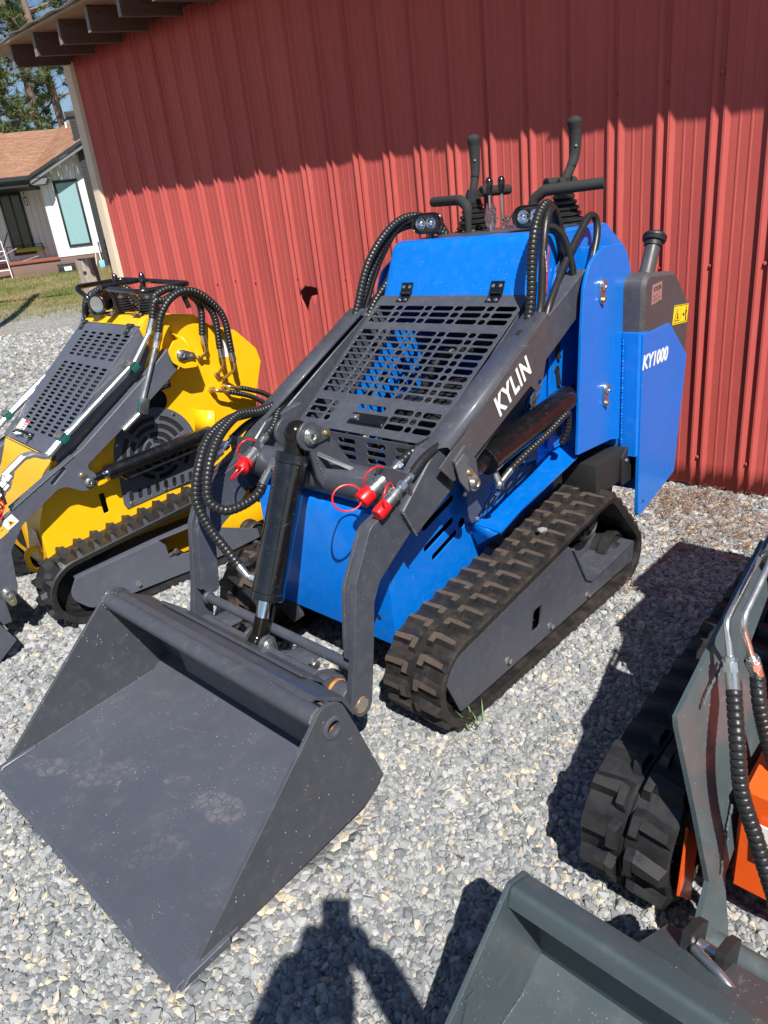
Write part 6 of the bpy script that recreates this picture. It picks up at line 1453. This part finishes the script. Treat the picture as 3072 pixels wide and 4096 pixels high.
b = B(); b.prism([(-.06, 1.245), (-.02, 1.245), (-.015, 1.27), (-.035, 1.30), (-.045, 1.27)], 1.32, 1.324, 'y', 0); b.out('lamp_bracket', 'brass', wl)
hose('boot_hose', [(-.33, 1.27, 1.19), (-.325, 1.30, 1.28), (-.30, 1.38, 1.345), (-.25, 1.46, 1.36), (-.20, 1.52, 1.30), (-.18, 1.54, 1.22)], .0165, Q)
hose('boot_hose', [(-.06, 1.50, 1.24), (-.04, 1.50, 1.31), (-.02, 1.48, 1.35), (.03, 1.47, 1.33), (.06, 1.47, 1.26)], .0145, Q)
# its own bucket, mostly out of view
sd = fillet([(-.36, .004), (.24, .012), (.338, .085), (.300, .175), (.215, .40), (.13, .41)], [.004, .01, .012, 0, .05, .04], 5, True)
fl = [(-.38, .004), (.235, .020), (.325, .09), (.205, .38), (.198, .375), (.315, .09), (.23, .030), (-.38, .014)]
b = B(); b.prism(fl, -.50, .50, 'x', 0); yb = b.out('bucket', 'bucket', Q)
for sx in (-1, 1): b = B(); b.prism(sd, *sorted((sx * .50, sx * .51)), 'x', .001); b.out('side_plate', 'bucket', yb)
b = B(); b.cyl((-.50, .165, .365), (.50, .165, .365), .04, n=24); b.out('cross_tube', 'bucket', yb)
b = B(); b.box(-.36, .36, .325, .37, .10, .33, .004); b.out('coupler_frame', 'slate', Q)
b = B(); b.cyl((-.38, .378, .258), (.38, .378, .258), .032, n=20); b.out('pivot_tube', 'slate', Q)
for sx in (-1, 1): pass
# ================================================================ GREY-GREEN AND ORANGE LOADER (right foreground)
GO = Vector((0.14465929, 0.28300091, 0)); GA = radians(-46)
GL = empty('orange_loader', GO, GA, 'orange compact track loader with grey-green arms and bucket, cut off at the lower right corner', 'compact track loader', 'compact track loaders parked on the gravel')
K_ = GL
circ = [(1.005, .178, .155), (2.05, .128, .115), (1.90, .33, .105)]
for sx in (-1, 1):
    xa, xb = (.335, .545) if sx > 0 else (-.545, -.335)
    make_belt('rubber_track', circ, xa, xb, K_, .090, 'rubber2', 'lugtop2', 'block', lug_h=.030)
    wheel('front_idler', *sorted((sx * .39, sx * .48)), 1.005, .178, .13, K_)
    wheel('drive_sprocket', *sorted((sx * .41, sx * .46)), 1.90, .33, .08, K_, 'dark', .45, 5, 12)
    b = B(); b.box(*sorted((sx * .36, sx * .52)), 1.05, 2.0, .06, .20, .01); b.out('track_frame', 'green', K_)
    X = lambda v: sx * v
    cont = [(.356, 1.355, .789), (.356, 1.102, .675), (.3545, .895, .584), (.350, .890, .565), (.298, .878, .377), (.255, .864, .219), (.2525, .840, .196), (.248, .800, .160), (.240, .786, .110), (.228, .786, .050), (.215, .820, .018), (.207, .880, .016), (.218, .895, .09), (.232, .905, .165), (.241, .920, .200), (.246, 1.027, .260), (.251, 1.155, .334), (.258, 1.175, .36), (.288, 1.202, .481), (.306, 1.180, .531), (.320, 1.165, .575), (.322, 1.223, .610), (.326, 1.319, .668)]
    b = B(); F0 = [b.bm.verts.new((X(x), y, z)) for x, y, z in cont]; off = Vector((sx * .011, .001, -.003)); F1 = [b.bm.verts.new(Vector(v.co) + off) for v in F0]
    b.bm.faces.new(F0); b.bm.faces.new(F1[::-1])
    for i in range(len(cont)): b.bm.faces.new((F0[i], F1[i], F1[(i + 1) % len(cont)], F0[(i + 1) % len(cont)]))
    bmesh.ops.triangulate(b.bm, faces=[f for f in b.bm.faces if len(f.verts) > 4])
    ar = b.out('loader_arm', 'green', K_)
    b = B(); b.prism([(1.40, .80), (1.75, .96), (1.75, .80), (1.40, .68)], *sorted((X(.26), X(.36))), 'x', .003); b.out('arm_beam', 'green', ar)
    weld([(X(.328), 1.06, .640), (X(.330), .985, .595), (X(.330), .965, .575)], ar, .004, 'green'); weld([(X(.262), .99, .33), (X(.252), .93, .27), (X(.243), .90, .22)], ar, .004, 'green')
    for k, pts in enumerate(([(.356, 1.50, .845), (.350, 1.32, .772), (.326, 1.045, .742), (.304, 1.022, .672)], [(.300, 1.40, .93), (.288, 1.150, .830), (.288, 1.015, .770), (.276, 1.070, .655)])):
        pts = [(X(p[0]), p[1], p[2]) for p in pts]
        b = B(); b.tube(fillet(pts, [0, .02, .028, 0], 6), .0070, 14); b.out('hydraulic_pipe', 'silverpipe', K_)
        p = Vector(pts[-1]); d = (Vector(pts[-1]) - Vector(pts[-2])).normalized()
        b = B(); b.cyl(p - d * .006, p + d * .006, .0130, n=20, bev=.001); b.hexnut(p + d * .005, p + d * .026, .0155); b.out('hose_nut', 'zinc', K_)
        b = B(); b.cyl(p + d * .025, p + d * .068, .0142, n=20, bev=.001); b.out('hose_ferrule', 'zinc', K_)
        q = p + d * .064
        hp_ = [q, (X(.248), .932, .545), (X(.223), .902, .461), (X(.182), .885, .372), (X(.152), .870, .312), (X(.12), .86, .24)] if k == 0 else [q, (X(.250), 1.06, .56), (X(.225), 1.06, .47), (X(.18), 1.04, .38), (X(.13), 1.0, .29), (X(.10), .96, .22)]
        hose('arm_hose', hp_, .0160, K_, pitch=.0150)
    b = B(); b.box(*sorted((X(.250), X(.345))), 1.29, 1.345, .765, .812, .005, Matrix.Translation((0, 1.32, .79)) @ Matrix.Rotation(.35, 4, 'X') @ Matrix.Translation((0, -1.32, -.79))); cl = b.out('pipe_clamp', 'green', K_)
    b = B(); b.hexnut((X(.30), 1.30, .832), (X(.30), 1.30, .845), .009); b.out('clamp_bolt', 'zinc', cl)
    b = B(); b.prism([(.872, .12), (.95, .03), (.965, .19), (.94, .25), (.90, .30)], *sorted((X(.318), X(.324))), 'x', .001); b.out('side_fin', 'orange', K_)
b = B(); b.prism([(.96, .14), (1.28, .14), (1.28, .155), (.975, .155), (.985, .385), (1.31, .44), (1.305, .455), (.972, .398)], -.235, .235, 'x', .001); fp = b.out('front_panel', 'orange', K_)
b = B(); b.box(-.20, -.145, .955, .959, .24, .34, 0); s5 = b.out('lifting_sticker', 'white', fp)
b = B(); 
for p_ in ([(-.175, .955, .30), (-.165, .955, .315), (-.155, .955, .30)], ): b.tube([Vector(v) + Vector((0, -.002, 0)) for v in p_], .0012, 6)
b.lathe((-.172, .9545, .29), (-.172, .9, .29), [(0, .011), (.0006, .011), (.0006, .009), (0, .009)], 18, False); b.out('hook_symbol', 'sticker_black', s5)
for sx in (-1, 1):
    b = B(); b.prism([(.98, .14), (.985, .385), (1.31, .44), (2.20, .50), (2.22, .25), (1.30, .14)], *sorted((sx * .236, sx * .245)), 'x', .001); b.out('body_side', 'orange', K_)
    b = B(); b.prism([(1.31, .455), (1.37, .84), (1.45, 1.10), (2.20, 1.12), (2.20, .515)], *sorted((sx * .236, sx * .245)), 'x', .001); b.out('engine_cover_side', 'green', K_)
gh = [slot(-.15 + .06 * c, .10 + .045 * r, .040, .020) for r in range(12) for c in range(6)]
plate('engine_grille', [(-.235, .0), (.235, .0), (.235, .655), (-.235, .655)], gh, (0, 1.312, .455), (1, 0, 0), (0, .13, .64), .004, 'green', K_)
b = B(); b.box(-.22, .22, 1.46, 2.1, .46, 1.05, 0); b.out('engine_block', 'dark', K_)
b = B(); b.box(-.245, .245, 1.44, 2.22, 1.112, 1.122, .002); b.out('hood', 'green', K_)
b = B(); b.box(-.32, .32, 1.75, 2.25, .95, 1.16, .02); b.out('rear_housing', 'green', K_)
b = B(); b.cyl((-.235, .845, .070), (.235, .845, .070), .030, n=20); b.out('pivot_tube', 'green', K_)
MAT['embossed'] = plain('muddy_rubber', (.10, .085, .07), .85, 0, .3, 50, .4)
text('track_lettering', '180x72', .035, (-.334, 1.00, .035), (0, 1, .2), (0, -.2, 1), 'embossed', K_, .001)
# bucket
b = B(); b.prism([(-.02, .004), (.52, .040), (.600, .085), (.555, .30), (.548, .30), (.588, .09), (.515, .050), (-.02, .014)], -.496, .496, 'x', 0); gb = b.out('bucket', 'gbucket', K_)
for sx in (-1, 1):
    b = B(); b.prism(fillet([(-.01, .002), (.52, .036), (.605, .082), (.560, .352), (.545, .372), (.492, .388), (.470, .37)], [.004, .02, .012, .01, .01, .008, .01], 4, True), *sorted((sx * .493, sx * .503)), 'x', .0015); b.out('side_plate', 'gbucket', gb)
    b = B(); b.prism([(.30, .15), (.39, .16), (.36, .24), (.34, .24)], *sorted((sx * .492, sx * .488)), 'x', 0); b.out('inner_rib', 'gbucket', gb)
b = B(); b.prism(fillet([(.478, .345), (.490, .386), (.556, .356), (.572, .300), (.564, .298), (.549, .349), (.494, .376), (.486, .343)], [0, .012, .01, 0, 0, .008, .006, 0], 4, True), -.492, .492, 'x', .0008); b.out('top_lip', 'gbucket', gb)
b = B(); b.prism([(.558, .350), (.690, .262), (.690, .250), (.556, .338)], -.27, .27, 'x', .001); b.out('mount_plate', 'gbucket', gb)
weld([(-.49, .60, .10), (.49, .60, .10)], gb, .003, 'weld'); weld([(-.491, .03, .012), (-.491, .52, .05)], gb, .003, 'weld')
for x in (-.215, -.155, .155, .215):
    b = B(); b.prism([(.605, .23), (.705, .21), (.725, .285), (.690, .315), (.640, .335)], x - .009, x + .009, 'x', .001); b.out('coupler_ear', 'blackmatt', K_)
for sx in (-1, 1):
    b = B(); b.tube(fillet([(sx * .198, .632, .318), (sx * .150, .612, .322), (sx * .112, .598, .310), (sx * .108, .610, .275)], [0, .05, .025, 0], 6), .0085, 14); b.out('latch_handle', 'zinc', K_)
    b = B(); b.cyl((sx * .165, .665, .288), (sx * .205, .665, .288), .013, n=20, bev=.002); b.out('latch_nut', 'zinc', K_)

# ================================================================ PHOTOGRAPHER (stands at the camera, seen only as a shadow)
MAT['jacket'] = plain('navy_jacket', (.03, .04, .07), .9, 0, .2, 60, .3); MAT['skin'] = plain('skin', (.55, .34, .25), .6, 0, .06, 40, .1); MAT['jeans'] = plain('blue_jeans', (.06, .08, .14), .9, 0, .2, 80, .3); MAT['hair'] = plain('brown_hair', (.06, .035, .02), .7, 0, .3, 90, .4)
ME = empty('person', (0, 0, 0), 0, 'person taking the photograph, holding up a phone, seen only by the shadow at the bottom', 'person')
back = -fwd
def skinbody(name, joints, edges, mat, parent, sub=2):
    me = bpy.data.meshes.new(name); me.from_pydata([j[0] for j in joints], edges, []); o = link(name, me, mat, parent)
    m = o.modifiers.new('skin', 'SKIN'); sk = me.skin_vertices[0].data
    for i, j in enumerate(joints): r = j[1]; sk[i].radius = (r, r) if not isinstance(r, tuple) else r
    sk[0].use_root = True; m.use_smooth_shade = True; s = o.modifiers.new('sub', 'SUBSURF'); s.levels = sub; s.render_levels = sub; return o
by = -.34
J = [((.0, by - .06, .95), (.16, .11)), ((0, by - .04, 1.15), (.15, .10)), ((0, by - .01, 1.36), (.17, .10)), ((0, by, 1.47), (.06, .06)), ((0, by + .02, 1.56), (.05, .05)),
     ((-.19, by, 1.43), .070), ((-.20, by + .13, 1.335), .058), ((-.075, -.050, 1.510), .046), ((.19, by, 1.43), .070), ((.20, by + .13, 1.33), .046), ((.080, -.050, 1.505), .046),
     ((-.10, by - .06, .88), .09), ((-.12, by - .04, .48), .06), ((-.13, by - .06, .08), .042), ((.10, by - .06, .88), .09), ((.12, by - .04, .48), .06), ((.13, by - .06, .08), .042), ((-.14, by + .10, .04), .035), ((.14, by + .10, .04), .035)]
E_ = [(0, 1), (1, 2), (2, 3), (3, 4), (2, 5), (5, 6), (6, 7), (2, 8), (8, 9), (9, 10), (0, 11), (11, 12), (12, 13), (0, 14), (14, 15), (15, 16), (13, 17), (16, 18)]
skinbody('body', J, E_, 'jacket', ME)
b = B(); b.sphere((0, by + .06, 1.655), .10, (.78, .95, 1.18), 20); hd = b.out('head', 'skin', ME)
b = B(); b.sphere((0, by + .045, 1.685), .104, (.82, .98, 1.08), 18); b.out('hair', 'hair', hd)
phone_c = Vector((0, 0, EYE)) + back * .012 - U_ * .05 + R_ * .022
Mp = Matrix((R_, U_, back)).transposed().to_4x4(); Mp.translation = phone_c
b = B(); b.box(-.0375, .0375, -.078, .068, -.004, .004, .003, Mp); b.out('phone', 'blackmatt', ME)
for sx in (-1, 1):
    pc = Mp @ Vector((sx * .052, -.030, .026)); b = B(); b.sphere(pc, .046, (.75, .8, 1.25), 14); h = b.out('hand', 'skin', ME)
    for k in range(4):
        f0 = Mp @ Vector((sx * .050, -.085 + k * .017, .020)); f1 = Mp @ Vector((sx * .049, -.080 + k * .017, -.012)); f2 = Mp @ Vector((sx * .030, -.078 + k * .017, -.014)); b = B(); b.tube(fillet([tuple(f0), tuple(f1), tuple(f2)], .01), .0078, 8); b.out('finger', 'skin', h)
    t0_ = Mp @ Vector((sx * .042, -.060, .03)); t1_ = Mp @ Vector((sx * .020, -.040, .013)); b = B(); b.tube([t0_, t1_], .0095, 8); b.out('thumb', 'skin', h)
